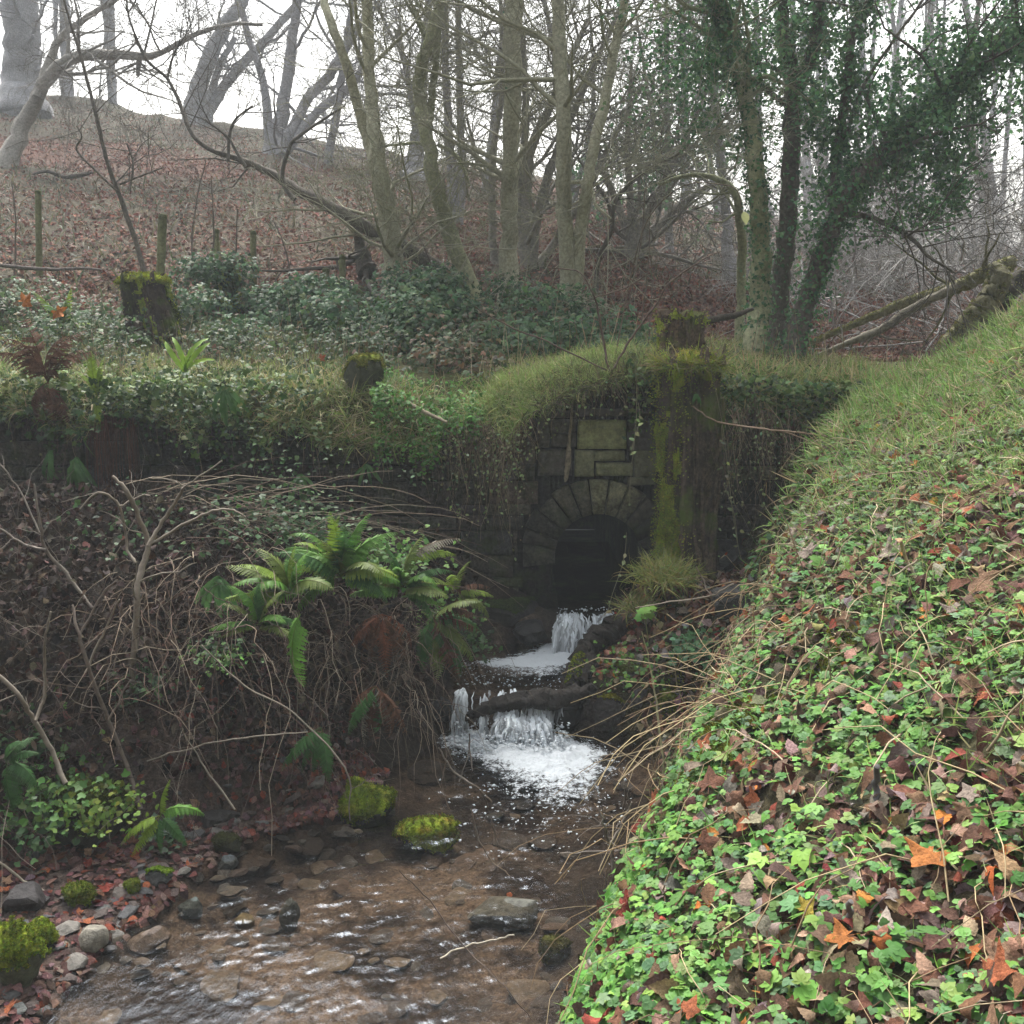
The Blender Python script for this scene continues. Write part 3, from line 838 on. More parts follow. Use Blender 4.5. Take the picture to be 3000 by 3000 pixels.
# pebbles and cobbles of the beach, each one its own
peb = [rockshape(ICO3, 200 + k, 15, .05) for k in range(8)]
pebm = []
for k in range(8):
    mb = MB(); mb.add(peb[k] / np.abs(peb[k]).max(0) * np.array([1, .75, .34]), ICO3[1], [(.07, .068, .066), (.09, .075, .065), (.05, .05, .052), (.11, .095, .08), (.06, .045, .04), (.08, .085, .08), (.055, .04, .035), (.13, .12, .105)][k])
    o = mb.build("beach_pebble", M_stone, sharp=22); pebm.append(o)
kinds = ["flat grey pebble on the leafy stone beach", "brownish flat cobble on the leafy stone beach", "slate dark pebble on the leafy stone beach", "buff cobble on the leafy stone beach",
         "dark brown pebble on the leafy stone beach", "greenish grey cobble on the leafy stone beach", "chocolate brown pebble on the leafy stone beach", "pale grey pebble on the leafy stone beach"]
npb = 0
while npb < 150:
    y = rng.uniform(3.9, 6.1); x = XL(y) - rng.normal(.15, .35)
    if x < -3.4 or x > XL(y) + .35: continue
    k = npb % 8
    o = pebm[k] if npb < 8 else pebm[k].copy()
    if npb >= 8: COL.objects.link(o)
    s = abs(rng.normal(.028, .018)) + .014
    o.location = (x, y, float(max(lower(np.array(x), np.array(y)), -.06)) + s * .15)
    o.scale = (s, s, s * rng.uniform(.7, 1.2)); o.rotation_euler = (rng.normal() * .2, rng.normal() * .2, rng.uniform(0, 6.28))
    tag(o, kinds[k], "pebble", "pebbles of the stone beach"); npb += 1
npb = 0; bedm = []
while npb < 130:                                     # stones lying on the bed under the clear water
    y = rng.uniform(3.2, 6.6); x = rng.uniform(float(XL(y)) + .1, float(XR(y)) - .05)
    if fbm(np.array(x * 1.6), np.array(y * 1.6), 47) < .45: continue
    k = npb % 4
    if npb < 4:
        mb = MB(); mb.add(peb[k + 2] / np.abs(peb[k + 2]).max(0) * np.array([1, .8, .3]), ICO3[1], [(.035, .026, .02), (.07, .045, .03), (.045, .04, .036), (.10, .075, .05)][k])
        o = mb.build("bed_stone", M_stone, sharp=22); bedm.append(o)
    else:
        o = bedm[k].copy(); COL.objects.link(o)
    s = abs(rng.normal(.05, .03)) + .02
    o.location = (x, y, float(lower(np.array(x), np.array(y))) + s * .05); o.scale = (s, s, s * rng.uniform(.5, 1.1)); o.rotation_euler = (rng.normal() * .2, rng.normal() * .2, rng.uniform(0, 6.28))
    tag(o, ["blackish", "chestnut brown", "dark grey", "tan"][k] + " flat stone under the clear water on the stream bed", "stone", "stones on the stream bed"); npb += 1

# ---------------------------------------------------------------- stumps
def stump(label, u, vtop, vbot, wtop, wbot, Y, lean=0, seed=1, cap=2000, side=1500, sidemask=None, col=(.05, .036, .026), flut=.2, capc=YM, hollow=0, ridges=0):
    p0, p1 = at(u, vbot, Y), at(u + lean, vtop, Y)
    p0[2] = min(p0[2], float((upper if Y > 8.3 else lower)(p0[0], p0[1])) - .08)
    r0, r1 = wpx(wbot, u, vbot, Y) / 2, wpx(wtop, u, vtop, Y) / 2
    t = thing("tree_stump", label, "tree stump", p0)
    ns, nh = 72, 44
    th = np.linspace(0, 2 * math.pi, ns, endpoint=False)
    rows = []
    for k in range(nh):
        s = k / (nh - 1)
        r = r0 + (r1 - r0) * (s ** .6)
        c = p0 + (p1 - p0) * s
        rr = r * (1 + flut * (fbm(np.cos(th) * 2.4 + seed, np.sin(th) * 2.4 + s * 1.6, seed) - .5) * 2.4 - .30 * flut / .2 * np.abs(fbm(np.cos(th) * 5 + seed, np.sin(th) * 5 + s * 1.1, seed + 3) - .5) * 2 + .16 * (fbm(np.cos(th) * 9 + seed, np.sin(th) * 9 + s * 7, seed + 1) - .5) + .22 * sstep(.16, 0, s))
        if hollow:
            d = np.angle(np.exp(1j * (th - hollow)))
            rr = rr * (1 - .38 * np.exp(-(d / .45) ** 2) * sstep(.05, .3, s) * sstep(1.0, .93, s))
        rows.append(np.c_[c[0] + rr * np.cos(th), c[1] + rr * np.sin(th), c[2] + s * r1 * .55 * (fbm(np.cos(th) * 2 + seed, np.sin(th) * 2, seed + 9) - .5) + (k == nh - 1) * .10 * r1 * rng.normal(size=ns)])
    V = np.vstack(rows)
    i = np.arange(nh - 1)[:, None] * ns; j = np.arange(ns)[None]
    f = np.stack([i + j, i + (j + 1) % ns, i + ns + (j + 1) % ns, i + ns + j], -1).reshape(-1, 4)
    mb = MB(); mb.add(V, f, col)
    top = rows[-1]; cen = top.mean(0)
    cv = np.vstack([top, cen + (top - cen) * .6 + np.array([0, 0, .02]), cen[None] + [0, 0, .02]])
    cf = [[a, (a + 1) % ns, ns + (a + 1) % ns, ns + a] for a in range(ns)]
    mb.add(cv, cf, np.array(col) * .8)
    mb.add(cv, [[ns + a, ns + (a + 1) % ns, 2 * ns] for a in range(ns)], np.array(col) * .8)
    if ridges:
        for q in range(ridges):
            a = rng.uniform(0, 6.283); k0 = rng.integers(0, 6); k1 = rng.integers(nh // 2, nh - 1)
            ks = np.linspace(k0, k1, 16).astype(int); jj = int(a / 6.2832 * ns) + np.cumsum(rng.integers(-1, 2, 16)) // 3
            C = np.array([p0 + (p1 - p0) * k / (nh - 1) for k in ks])
            Pq = np.array([rows[k][j % ns] for k, j in zip(ks, jj)]); Pq = Pq + (Pq - C) * rng.uniform(-.12, .08)
            tube(mb, Pq, r1 * rng.uniform(.06, .17) * np.linspace(1.25, .5, 16), 8, np.array(col) * rng.uniform(.6, 1.7), lump=.45)
        for q in range(9):                            # splintered rim
            j = rng.integers(0, ns); b = rows[-1][j]
            tube(mb, np.array([b - [0, 0, .08], b, b + [rng.normal() * .01, rng.normal() * .01, rng.uniform(.02, .09)]]), np.array([.5, .4, .12]) * r1 * .2, 6, np.array(col) * 1.3, lump=.3)
    mb.build("trunk", M_rot, t)
    if cap or side:
        mm = MB()
        if cap:
            # a lumpy cushion of moss on the cut top
            q = ICO4[0].copy(); q = q * (1 + .25 * (fbm(q[:, 0] * 3 + seed, q[:, 1] * 3 + q[:, 2], seed) - .5)[:, None])
            q = q * (1 + .5 * (fbm(q[:, 0] * 2 + seed, q[:, 1] * 2, seed + 4) - .5)[:, None]); q = q * np.array([r1 * .98, r1 * .98, r1 * .2]) + cen; q[:, 2] -= .5 * np.clip(np.linalg.norm(q[:, :2] - cen[:2], axis=1) - r1 * .75, 0, 9)
            mm.add(q, ICO4[1], capc[1])
            Nn = vnormals(q, ICO4[1])
            moss_on(mm, q, Nn, cap * 2, .011, (Nn[:, 2] > -.5) * 1.0, capc, np.ones(len(capc)))
        if side:
            Nn = unit(V - np.repeat(np.array([p0 + (p1 - p0) * k / (nh - 1) for k in range(nh)]), ns, 0)); Nn[:, 2] = .2
            s = np.repeat(np.linspace(0, 1, nh), ns); T = np.tile(th, nh)
            m = sidemask(T, s) * sstep(.42, .58, fbm(T * 2.3, s * 5, seed + 5)) if sidemask else sstep(.45, .6, fbm(T * 2.3, s * 5, seed + 5))
            mk = m > .30; V2 = V + Nn * (.012 + .02 * fbm(T * 5, s * 30, seed))[:, None]; ff = f[mk[f].all(1)]
            if len(ff): mm.add(V2, ff, pick([(.30, .37, .05), (.22, .28, .05), (.38, .41, .08)], (1, 1, 1), len(V), .15, .06))
            moss_on(mm, V2, Nn, side, .013, m + 1e-6, [(.34, .41, .05), (.24, .31, .05), (.42, .44, .08)], (1, 1, 1))
        mm.build("moss", M_moss, t)
    return t

ang = lambda T, a, w_: np.exp(-(np.angle(np.exp(1j * (T - a))) / w_) ** 2)
stump("tall rotten stump with a yellow moss crown leaning on the wall right of the arch", 2005, 1045, 1690, 182, 165, 8.0, 8, 7, 1500, 7000,
      lambda T, s: ang(T, -2.55, .5) * 1.1 + ang(T, -1.95, .16) * sstep(.62, .35, s) * 1.3 + ang(T, -1.5, 1.2) * sstep(.84, .97, s), (.075, .058, .042), .36,
      [(.40, .38, .06), (.32, .33, .05), (.42, .30, .12), (.22, .25, .04)], hollow=-1.25, ridges=26)
stump("shorter brown stump with a flat cut top standing behind the tall stump", 1995, 926, 1040, 140, 140, 8.75, 0, 17, 0, 700, lambda T, s: sstep(.8, .98, s) + .6 * ang(T, -2.6, .4), (.085, .06, .04), .12, ridges=12)
stump("slanting left stump with a thick yellow green moss cap behind the parapet", 470, 815, 985, 150, 190, 10.6, -45, 27, 2200, 900,
      lambda T, s: ang(T, -.6, 1.0) + .35 * sstep(.5, 1, s), (.045, .034, .026), .34, ridges=16, capc=[(.30, .34, .03), (.24, .29, .03), (.36, .36, .05)])
stump("small dark round stump among the brambles by the fence posts", 672, 790, 850, 56, 70, 12.0, 0, 37, 300, 200, None, (.03, .024, .02), .2, [(.08, .09, .02), (.06, .07, .02)])

# ---------------------------------------------------------------- fence posts
def post(label, u, vt, vb, wd, Y, lean=0):
    p0, p1 = at(u, vb, Y), at(u + lean, vt, Y)
    p0 = p0.copy(); p0[2] -= .15
    r = wpx(wd, u, vb, Y) / 2
    t = thing("fence_post", label, "fence post", p0, "old wooden fence posts along the track")
    mb = MB()
    P = np.array([p0 + (p1 - p0) * s for s in np.linspace(0, 1, 9)])
    tube(mb, P, r * (1 + .04 * rng.normal(size=9)), 10, (.16, .165, .085), lump=.1)
    mb.build("shaft", M_bark, t)
    mb = MB(); tube(mb, np.array([p1 - [0, 0, .03], p1 + [0, 0, .012], p1 + [0, 0, .02]]), np.array([r * 1.05, r * .98, r * .5]), 10, (.10, .11, .05), lump=.1)
    mb.build("post_top", M_moss, t)
post("weathered post standing alone at the far left end of the fence line", 112, 562, 770, 18, 12.2)
post("stout leaning greenish post just behind the mossy capped stump", 465, 632, 810, 25, 11.6, 12)
post("short pale post behind the small dark round stump", 634, 676, 800, 16, 13.0)
post("pale straight post right of the small dark round stump", 742, 680, 830, 18, 12.8)
post("low grey post among brambles next to the fork trunked tree", 1003, 752, 890, 19, 12.4)
post("low mossy broken post left of the low grey post", 955, 790, 885, 20, 12.6)
# ---------------------------------------------------------------- bare trees
def make_spray(seed, droop=0.0):
    """one leafless spray of twigs of length 1 along +y"""
    r = np.random.default_rng(seed)
    global rng
    keep, rng = rng, r
    mb = MB()
    def tw(p, d, L, rad, lev):
        n = 5
        P = [np.array(p)]
        for k in range(n):
            d = unit(d + r.normal(size=3) * .16 + np.array([0, .02, -.05 * droop]))
            P.append(P[-1] + d * L / n)
        P = np.array(P)
        tube(mb, P, np.linspace(rad, rad * .35, n + 1), 3, cap=False)
        if lev > 0:
            for k in range(1, n + 1):
                for s_ in ((-1, 1) if r.random() < .12 else (r.choice([-1, 1]),)):
                    dd = unit(P[k] - P[k - 1])
                    side = unit(np.cross(dd, r.normal(size=3)))
                    tw(P[k], unit(dd * .75 + side * s_ * .75), L * r.uniform(.28, .55) * (1.1 - .1 * k), rad * .6, lev - 1)
    tw((0, 0, 0), (0, 1, 0), 1.0, .0065, 2)
    rng = keep
    return np.concatenate(mb.V), np.concatenate(mb.Q)
SPRAYS = [make_spray(300 + k, .6) for k in range(6)]

def stem_world(pts, Y, dy=0.0):
    """traced photo polyline (u, v, width px) -> world points and radii at about distance Y"""
    out = []
    ys = np.broadcast_to(np.asarray(Y, float), (len(pts),))
    for k, (u, v, wd) in enumerate(pts):
        y = ys[k] + dy * math.sin(k * 1.3)
        p = at(u, v, y)
        out.append([*p, wpx(wd, u, v, y) / 2])
    return np.array(out)

def extend(S, length):
    """carry a stem on above the frame"""
    d = unit(S[-1, :3] - S[-2, :3]); n = 5
    rows = [S]
    p = S[-1, :3]
    for k in range(n):
        d = unit(d + rng.normal(size=3) * .10 + np.array([0, 0, .05]))
        p = p + d * length / n
        rows.append(np.array([[*p, S[-1, 3] * (1 - (k + 1) / (n + .8))]]))
    return np.vstack(rows)

def grow(mb_b, mb_t, p, d, L, rad, lev, col, spray_n=5, spray_s=(.5, 1.1), up=.05, wig=.2):
    n = max(4, int(L / .28))
    P = [p]; D = []
    for k in range(n):
        d = unit(d + rng.normal(size=3) * wig + np.array([0, 0, up]))
        P.append(P[-1] + d * L / n); D.append(d)
    P = np.array(P); D.append(D[-1]); D = np.array(D)
    R = np.linspace(rad, max(.003, rad * .25), n + 1)
    tube(mb_b, P, R, 5 if rad > .012 else 4, col, cap=False)
    if lev > 0:
        for k in range(1, n):
            if rng.random() < .5:
                side = unit(np.cross(D[k], rng.normal(size=3)))
                grow(mb_b, mb_t, P[k], unit(D[k] * .7 + side * .8), L * rng.uniform(.3, .6) * (1.1 - .6 * k / n), R[k] * .6, lev - 1, col, max(2, spray_n - 2), spray_s, up, wig)
    m = max(1, int(spray_n * .75))
    ks = rng.integers(max(1, n // 4), n + 1, m)
    side = unit(np.cross(D[ks], rng.normal(size=(m, 3))))
    DD = unit(D[ks] * .7 + side * .7)
    which = rng.integers(0, len(SPRAYS))
    mb_t.stamp(SPRAYS[which][0], SPRAYS[which][1], P[ks], frames_y(DD), rng.uniform(*spray_s, m), np.tile(col, (m, 1)) * .8)

def ivy_leaf():
    v = [(0, 0, 0), (-.38, .12, .05), (-.5, .42, .0), (-.24, .55, .06), (0, 1, -.06), (.24, .55, .06), (.5, .42, .0), (.38, .12, .05), (0, .45, -.05)]
    f = [(8, 0, 1), (8, 1, 2), (8, 2, 3), (8, 3, 4), (8, 4, 5), (8, 5, 6), (8, 6, 7), (8, 7, 0)]
    return np.array(v), np.array(f)[:, ::-1]
IVY = ivy_leaf()
IVYC = [(.08, .17, .08), (.10, .20, .09), (.12, .22, .09), (.055, .12, .065)]

def ivy_on(mb, S, n, size, spread, t0=0., t1=1., cols=IVYC):
    """ivy leaves held round a stem S (x, y, z, r)"""
    t = rng.uniform(t0, t1, n) * (len(S) - 1); k = np.minimum(t.astype(int), len(S) - 2); fr_ = (t - k)[:, None]
    C = S[k] * (1 - fr_) + S[k + 1] * fr_
    a = rng.uniform(0, 6.283, n)
    T = unit(S[k + 1, :3] - S[k, :3])
    A = unit(np.cross(T, np.array([.2, 1, .1]))); B = np.cross(T, A)
    rad = A * np.cos(a)[:, None] + B * np.sin(a)[:, None]
    clump = fbm(t * 1.7 + a * .6, a * 1.4, 77)
    off = C[:, 3] * .9 + np.abs(rng.normal(size=n)) * spread * (.25 + 1.5 * sstep(.4, .7, clump))
    P = C[:, :3] + rad * off[:, None] + rng.normal(size=(n, 3)) * .02
    mb.stamp(IVY[0], IVY[1], P, frames_y(unit(rad * .4 + np.array([0, 0, -.7]) + rng.normal(size=(n, 3)) * .5), rad), size * rng.uniform(.6, 1.4, n), pick(cols, [3, 3, 2, 2], n, .2, .08))

def ivy_clumps(mb, centres, n, size, sig, cols=IVYC):
    c = np.asarray(centres)
    k = rng.integers(0, len(c), n)
    sub = rng.normal(size=(len(c) * 9, 3)) * np.array([.8, .8, .6]) * sig
    P = c[k] + sub[k * 9 + rng.integers(0, 9, n)] + rng.normal(size=(n, 3)) * sig * .26
    N_ = rng.normal(size=(n, 3)) + np.array([0, 0, .7])
    mb.stamp(IVY[0], IVY[1], P, frames_y(rng.normal(size=(n, 3)) + np.array([0, 0, -.5]), N_), size * rng.uniform(.6, 1.4, n), pick(cols, [3, 3, 2, 2], n, .2, .08))

BARK = {'pale': (.38, .37, .27), 'grey': (.25, .235, .21), 'dark': (.12, .105, .09), 'green': (.27, .28, .17), 'far': (.27, .265, .27)}  # far bark greyed paler to stand in for haze over distance

def tree(label, stems, Y, bark='grey', nbr=14, lev=1, L=(1.2, 2.4), spray_n=5, spray_s=(.5, 1.1), ext=3.0, group=None, ivy=None, t0=.35, lump=.12, name="bare_tree", dy=.15, sides=9, up=.05, base_ext=.35, wig=.2, extra=None, flare=1.0):
    col = np.array(BARK[bark])
    W = [stem_world(s, Y, dy) for s in stems]
    p0 = W[0][0, :3].copy()
    t = thing(name, label, "tree", p0, group)
    tr, br, tw, iv = MB(), MB(), MB(), MB()
    full = []
    for k, S in enumerate(W):
        if k == 0 or np.linalg.norm(S[0, :3] - p0) < .5:
            d = unit(S[0, :3] - S[1, :3])
            S = np.vstack([np.r_[S[0, :3] + d * base_ext - np.array([0, 0, .1]), S[0, 3] * (1.2 + .25 * flare)], S])
        if ext and stems[k][-1][1] < 60: S = extend(S, ext)
        S = smooth_path(S, 5); S[:, 3] = np.maximum(S[:, 3], .004)
        S[1:, :3] += rng.normal(size=(len(S) - 1, 3)) * np.minimum(S[1:, 3:4] * .10, .02)
        tube(tr, S[:, :3], S[:, 3], sides, col * rng.uniform(.9, 1.1), lump=lump)
        full.append(S)
        m = nbr if k == 0 else max(3, int(nbr * .7))
        for q in range(m):
            i = int(rng.uniform(t0, 1) * (len(S) - 1))
            i = min(i, len(S) - 2)
            d = unit(S[i + 1, :3] - S[i, :3])
            side = unit(np.cross(d, rng.normal(size=3)))
            grow(br, tw, S[i, :3], unit(d * .45 + side), rng.uniform(*L), max(.006, min(S[i, 3] * .38, .05)), lev, col * .85, spray_n, spray_s, up, wig)
    tr.build("trunk", M_bark, t)
    if extra: extra(br, tw, col)
    if br.n:
        br.V += tw.V; br.C += tw.C
        for q in tw.Q: br.Q.append(q + br.n)
        br.n += tw.n
        br.build("crown", M_twig, t)
    if ivy:
        for (fn, args) in ivy(full): fn(iv, *args)
        iv.build("ivy", M_ivy, t)
    return t

# --- the row just behind the wall
tree("pale fork trunked tree split at the base right of the low grey post",
     [[(1140, 875, 60), (1150, 780, 56), (1136, 640, 56), (1116, 530, 54), (1100, 400, 46), (1086, 280, 38), (1080, 150, 34), (1076, -10, 30)],
      [(1165, 880, 34), (1160, 760, 30), (1140, 640, 30), (1122, 560, 26)],
      [(1116, 530, 44), (1080, 420, 34), (1045, 300, 31), (1010, 180, 28), (975, 80, 26), (948, -10, 24)]], 12.6, 'pale', 14, 1, (.9, 2.2), 5, (.5, 1.1), 3.5, t0=.45)
tree("crooked tree leaning left with an old black wound on its stem",
     [[(1392, 875, 56), (1345, 760, 50), (1302, 640, 48), (1276, 540, 45), (1256, 430, 41), (1240, 345, 40), (1230, 300, 38), (1228, 240, 34), (1246, 150, 33), (1280, 50, 34), (1296, -20, 32)],
      [(1252, 400, 24), (1262, 330, 22), (1268, 250, 22), (1278, 150, 20), (1290, -10, 18)],
      [(1285, 425, 12), (1330, 450, 12), (1362, 500, 10), (1375, 545, 7)],
      [(1262, 418, 12), (1200, 420, 9), (1130, 428, 6)]], 12.8, 'green', 12, 1, (.8, 1.9), 5, (.5, 1.0), 3.5, t0=.5)
tree("straightest pale trunk in the middle of the row with short broken side twigs",
     [[(1488, 925, 66), (1488, 780, 58), (1491, 640, 52), (1497, 450, 49), (1502, 250, 52), (1505, 100, 56), (1507, -15, 54)],
      [(1500, 262, 9), (1540, 262, 10), (1580, 260, 7)], [(1490, 226, 8), (1445, 214, 7), (1425, 200, 5)]], 12.4, 'pale', 15, 1, (.8, 2.0), 5, (.4, 1.0), 4, t0=.3)
tree("twin stemmed pale tree with a dark split, nearest the arch hump",
     [[(1672, 1010, 62), (1664, 850, 55), (1656, 650, 48), (1652, 480, 47), (1650, 350, 45), (1642, 200, 42), (1632, -10, 38)],
      [(1684, 960, 36), (1692, 800, 35), (1704, 650, 36), (1722, 540, 34), (1742, 420, 32), (1775, 280, 31), (1810, 110, 28), (1835, -15, 26)],
      [(1660, 535, 13), (1705, 535, 12), (1735, 560, 12), (1745, 600, 9), (1790, 640, 6)]], 11.3, 'pale', 16, 1, (.8, 2.2), 6, (.5, 1.1), 3.5, t0=.4,
     ivy=lambda F: [(ivy_on, (F[0], 1500, .05, .16, .62, 1.0))])
tree("slim wavy bare stem standing right of the twin stemmed tree",
     [[(1742, 880, 16), (1750, 800, 15), (1760, 740, 14), (1790, 680, 14), (1800, 600, 13), (1850, 530, 12), (1910, 490, 10), (2000, 440, 8), (2060, 350, 6)]], 11.8, 'dark', 6, 0, (.5, 1.0), 3, (.3, .6), 0, dy=.1)

# --- ivy clad trees on the right
tree("ivy clad upright trunk, left one of three behind the tall stump",
     [[(2212, 1035, 74), (2226, 900, 63), (2232, 750, 58), (2222, 600, 53), (2208, 450, 50), (2192, 320, 48), (2160, 180, 46), (2120, 60, 44), (2092, -20, 40)]], 10.2, 'green', 16, 1, (.8, 1.9), 5, (.5, 1.0), 3.2, t0=.4, name="ivy_tree",
     ivy=lambda F: [(ivy_on, (F[0], 4200, .034, .035, 0, 1)), (ivy_on, (F[0], 2600, .036, .30, .5, 1)),
                    (ivy_clumps, ([at(2080, 120, 10.3), at(2010, 240, 10.5), at(2090, 330, 10.4), at(2180, 60, 10.2), at(2260, 40, 10.5), at(2030, 40, 10.6)], 4300, .040, .48))])
tree("dark shaggy ivy trunk forking high up, middle one of three behind the tall stump",
     [[(2272, 1045, 66), (2288, 900, 56), (2298, 760, 53), (2310, 620, 51), (2318, 480, 52), (2322, 350, 50), (2318, 220, 42), (2300, 100, 36), (2290, -10, 30)],
      [(2322, 290, 38), (2350, 230, 36), (2376, 170, 36), (2392, 80, 36), (2402, -20, 34)]], 10.7, 'dark', 14, 1, (.8, 1.8), 5, (.5, 1.0), 3, t0=.4, name="ivy_tree",
     ivy=lambda F: [(ivy_on, (F[0], 1300, .034, .03, 0, 1)), (ivy_on, (F[1], 1600, .036, .26, .2, 1)),
                    (ivy_clumps, ([at(2330, 60, 10.9), at(2400, 140, 11), at(2240, 120, 11), at(2250, 250, 11), at(2440, 20, 10.8)], 3300, .040, .46))])
tree("ivy covered tree leaning far out to the right with a heavy green crown",
     [[(2325, 1045, 72), (2358, 900, 60), (2400, 780, 55), (2445, 650, 52), (2502, 530, 46), (2582, 450, 41), (2700, 340, 37), (2820, 230, 34), (2960, 120, 30), (3060, 40, 28)],
      [(2440, 660, 34), (2448, 520, 30), (2464, 380, 27), (2480, 250, 26), (2500, 100, 24), (2540, -20, 22)],
      [(2420, 590, 12), (2475, 420, 12), (2520, 270, 11), (2610, 130, 9), (2700, 5, 8)],
      [(2455, 625, 20), (2560, 640, 16), (2660, 690, 14), (2720, 750, 10), (2800, 800, 7)]], 9.9, 'dark', 16, 1, (.8, 1.7), 5, (.4, .9), 2.5, t0=.35, name="ivy_tree",
     ivy=lambda F: [(ivy_on, (F[0], 3600, .036, .09, .0, .62)), (ivy_on, (F[0], 4200, .039, .34, .4, 1)), (ivy_on, (F[1], 3400, .042, .16, .1, 1)),
                    (ivy_clumps, ([at(2600, 420, 9.9), at(2700, 330, 9.8), at(2560, 560, 10), at(2660, 520, 10), at(2760, 430, 10), at(2820, 340, 9.9), at(2740, 240, 10), at(2880, 220, 9.8), at(2960, 120, 9.7), at(2900, 60, 9.9), at(2980, 30, 10), at(2520, 330, 10.2), at(2440, 640, 9.9), at(2640, 250, 10.3)], 9500, .042, .37)),
                    (ivy_clumps, ([at(2700, 620, 10), at(2620, 590, 10)], 1100, .038, .26))])
tree("bare pole like trunk tight against the left ivy clad trunk, under a pale hanging leaf",
     [[(2165, 1000, 30), (2172, 860, 28), (2174, 740, 27), (2168, 640, 26), (2150, 560, 22), (2090, 520, 18), (2010, 515, 13), (1930, 540, 9)]], 11.8, 'green', 8, 1, (.5, 1.2), 4, (.3, .7), 0, t0=.5)
tree("small holly green thorn bush with many spreading stems on the lower slope",
     [[(1852, 735, 46), (1848, 600, 24), (1838, 450, 20), (1845, 300, 14), (1850, 180, 8)], [(1868, 735, 40), (1900, 620, 26), (1960, 500, 20), (2035, 350, 14), (2080, 230, 8)],
      [(1880, 725, 30), (1950, 640, 22), (2050, 560, 18), (2140, 520, 10)], [(1850, 720, 30), (1810, 600, 22), (1760, 480, 16), (1740, 330, 9)]], hit_upper(1860, 745), 'grey', 12, 1, (1.2, 2.6), 5, (.6, 1.2), 0, t0=.2,
     ivy=lambda F: [(ivy_clumps, ([at(1950, 420, 18.5), at(2020, 330, 18), at(1900, 540, 18), at(2040, 470, 18), at(1980, 230, 18.3), at(1880, 380, 18.5)], 3600, .075, .75))])

# --- leaning and fallen trees on the left
def hillY(u, v): return hit_upper(u, v)
tree("mossy limb of a leaning tree arching in from the left edge",
     [[(22, 490, 70), (62, 385, 46), (110, 285, 41), (160, 205, 37), (230, 166, 32), (330, 160, 28), (420, 166, 22), (470, 155, 17), (520, 128, 14), (600, 90, 13), (690, 70, 11), (770, 72, 8)],
      [(110, 285, 30), (165, 130, 22), (240, 60, 17), (330, 5, 14), (420, -60, 11)],
      [(410, 160, 15), (406, 195, 15), (404, 222, 9)]], hillY(22, 480) - .3, 'grey', 12, 1, (1, 2.4), 5, (.6, 1.3), 0, t0=.3, dy=.2)
def fallen_extra(br, tw, col):
    for pts in ([(862, 585, 20), (834, 545, 14), (828, 500, 13), (845, 440, 12), (862, 410, 11), (925, 365, 9), (1010, 310, 6)],
                [(668, 470, 10), (672, 400, 10), (690, 350, 8), (740, 310, 6)], [(720, 490, 14), (690, 440, 9), (665, 400, 7), (600, 350, 5)],
                [(430, 178, 8), (380, 60, 6), (370, -20, 5)], [(490, 235, 8), (505, 170, 7), (530, 120, 6)]):
        S = smooth_path(stem_world(pts, 12.6, .05), 4)
        tube(br, S[:, :3], S[:, 3], 6, col * .8, lump=.15)
        for q in range(5):
            i = rng.integers(len(S) // 2, len(S) - 1)
            d = unit(S[i + 1, :3] - S[i, :3])
            grow(br, tw, S[i, :3], unit(d + rng.normal(size=3) * .7), rng.uniform(.4, .9), .008, 0, col * .7, 3, (.3, .7))
tree("fallen tree lying diagonally across the slope, its thin top reaching upper left",
     [[(1390, 880, 46), (1290, 795, 46), (1180, 722, 44), (1060, 660, 41), (960, 602, 36), (870, 555, 30), (790, 505, 22), (700, 466, 17), (620, 440, 13), (562, 392, 12), (530, 310, 11), (490, 232, 9), (430, 176, 8), (392, 100, 7)],
      [(1040, 645, 20), (1058, 720, 36), (1075, 800, 70)]], 13.0, 'dark', 8, 1, (.6, 1.4), 4, (.3, .8), 0, t0=.35, name="fallen_tree", extra=fallen_extra, base_ext=.2)
tree("thin whippy sapling rising from beside the mossy capped stump to the upper left",
     [[(425, 805, 17), (392, 690, 15), (345, 560, 14), (310, 460, 12), (280, 330, 11), (246, 200, 9), (205, 60, 7), (180, -25, 6)],
      [(345, 560, 8), (280, 500, 7), (225, 440, 6), (240, 400, 5), (225, 370, 4)], [(350, 540, 7), (400, 520, 6), (480, 490, 4)], [(380, 560, 6), (390, 480, 6), (372, 420, 5)]], 11.4, 'dark', 8, 0, (.4, .9), 3, (.25, .6), 0, dy=.05, base_ext=.1)

# --- trees on the hillside and along its crest
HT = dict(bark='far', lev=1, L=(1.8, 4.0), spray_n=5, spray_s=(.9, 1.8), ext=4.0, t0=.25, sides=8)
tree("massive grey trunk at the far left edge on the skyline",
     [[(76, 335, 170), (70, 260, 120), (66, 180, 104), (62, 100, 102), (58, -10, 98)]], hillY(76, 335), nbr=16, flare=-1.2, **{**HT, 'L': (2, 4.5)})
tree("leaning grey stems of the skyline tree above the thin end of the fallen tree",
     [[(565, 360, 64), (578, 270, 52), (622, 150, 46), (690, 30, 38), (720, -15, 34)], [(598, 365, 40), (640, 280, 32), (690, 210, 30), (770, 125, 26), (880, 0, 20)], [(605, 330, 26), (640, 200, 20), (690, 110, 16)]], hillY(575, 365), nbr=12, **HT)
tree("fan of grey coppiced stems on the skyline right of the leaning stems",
     [[(800, 440, 52), (830, 300, 38), (850, 180, 34), (872, -10, 28)], [(822, 452, 44), (895, 310, 32), (980, 195, 28), (1060, 60, 22)], [(790, 430, 36), (772, 250, 24), (725, 100, 20), (700, -10, 18)], [(835, 450, 30), (930, 330, 26), (1015, 265, 22), (1090, 150, 18)]], hillY(812, 450), nbr=10, **HT)
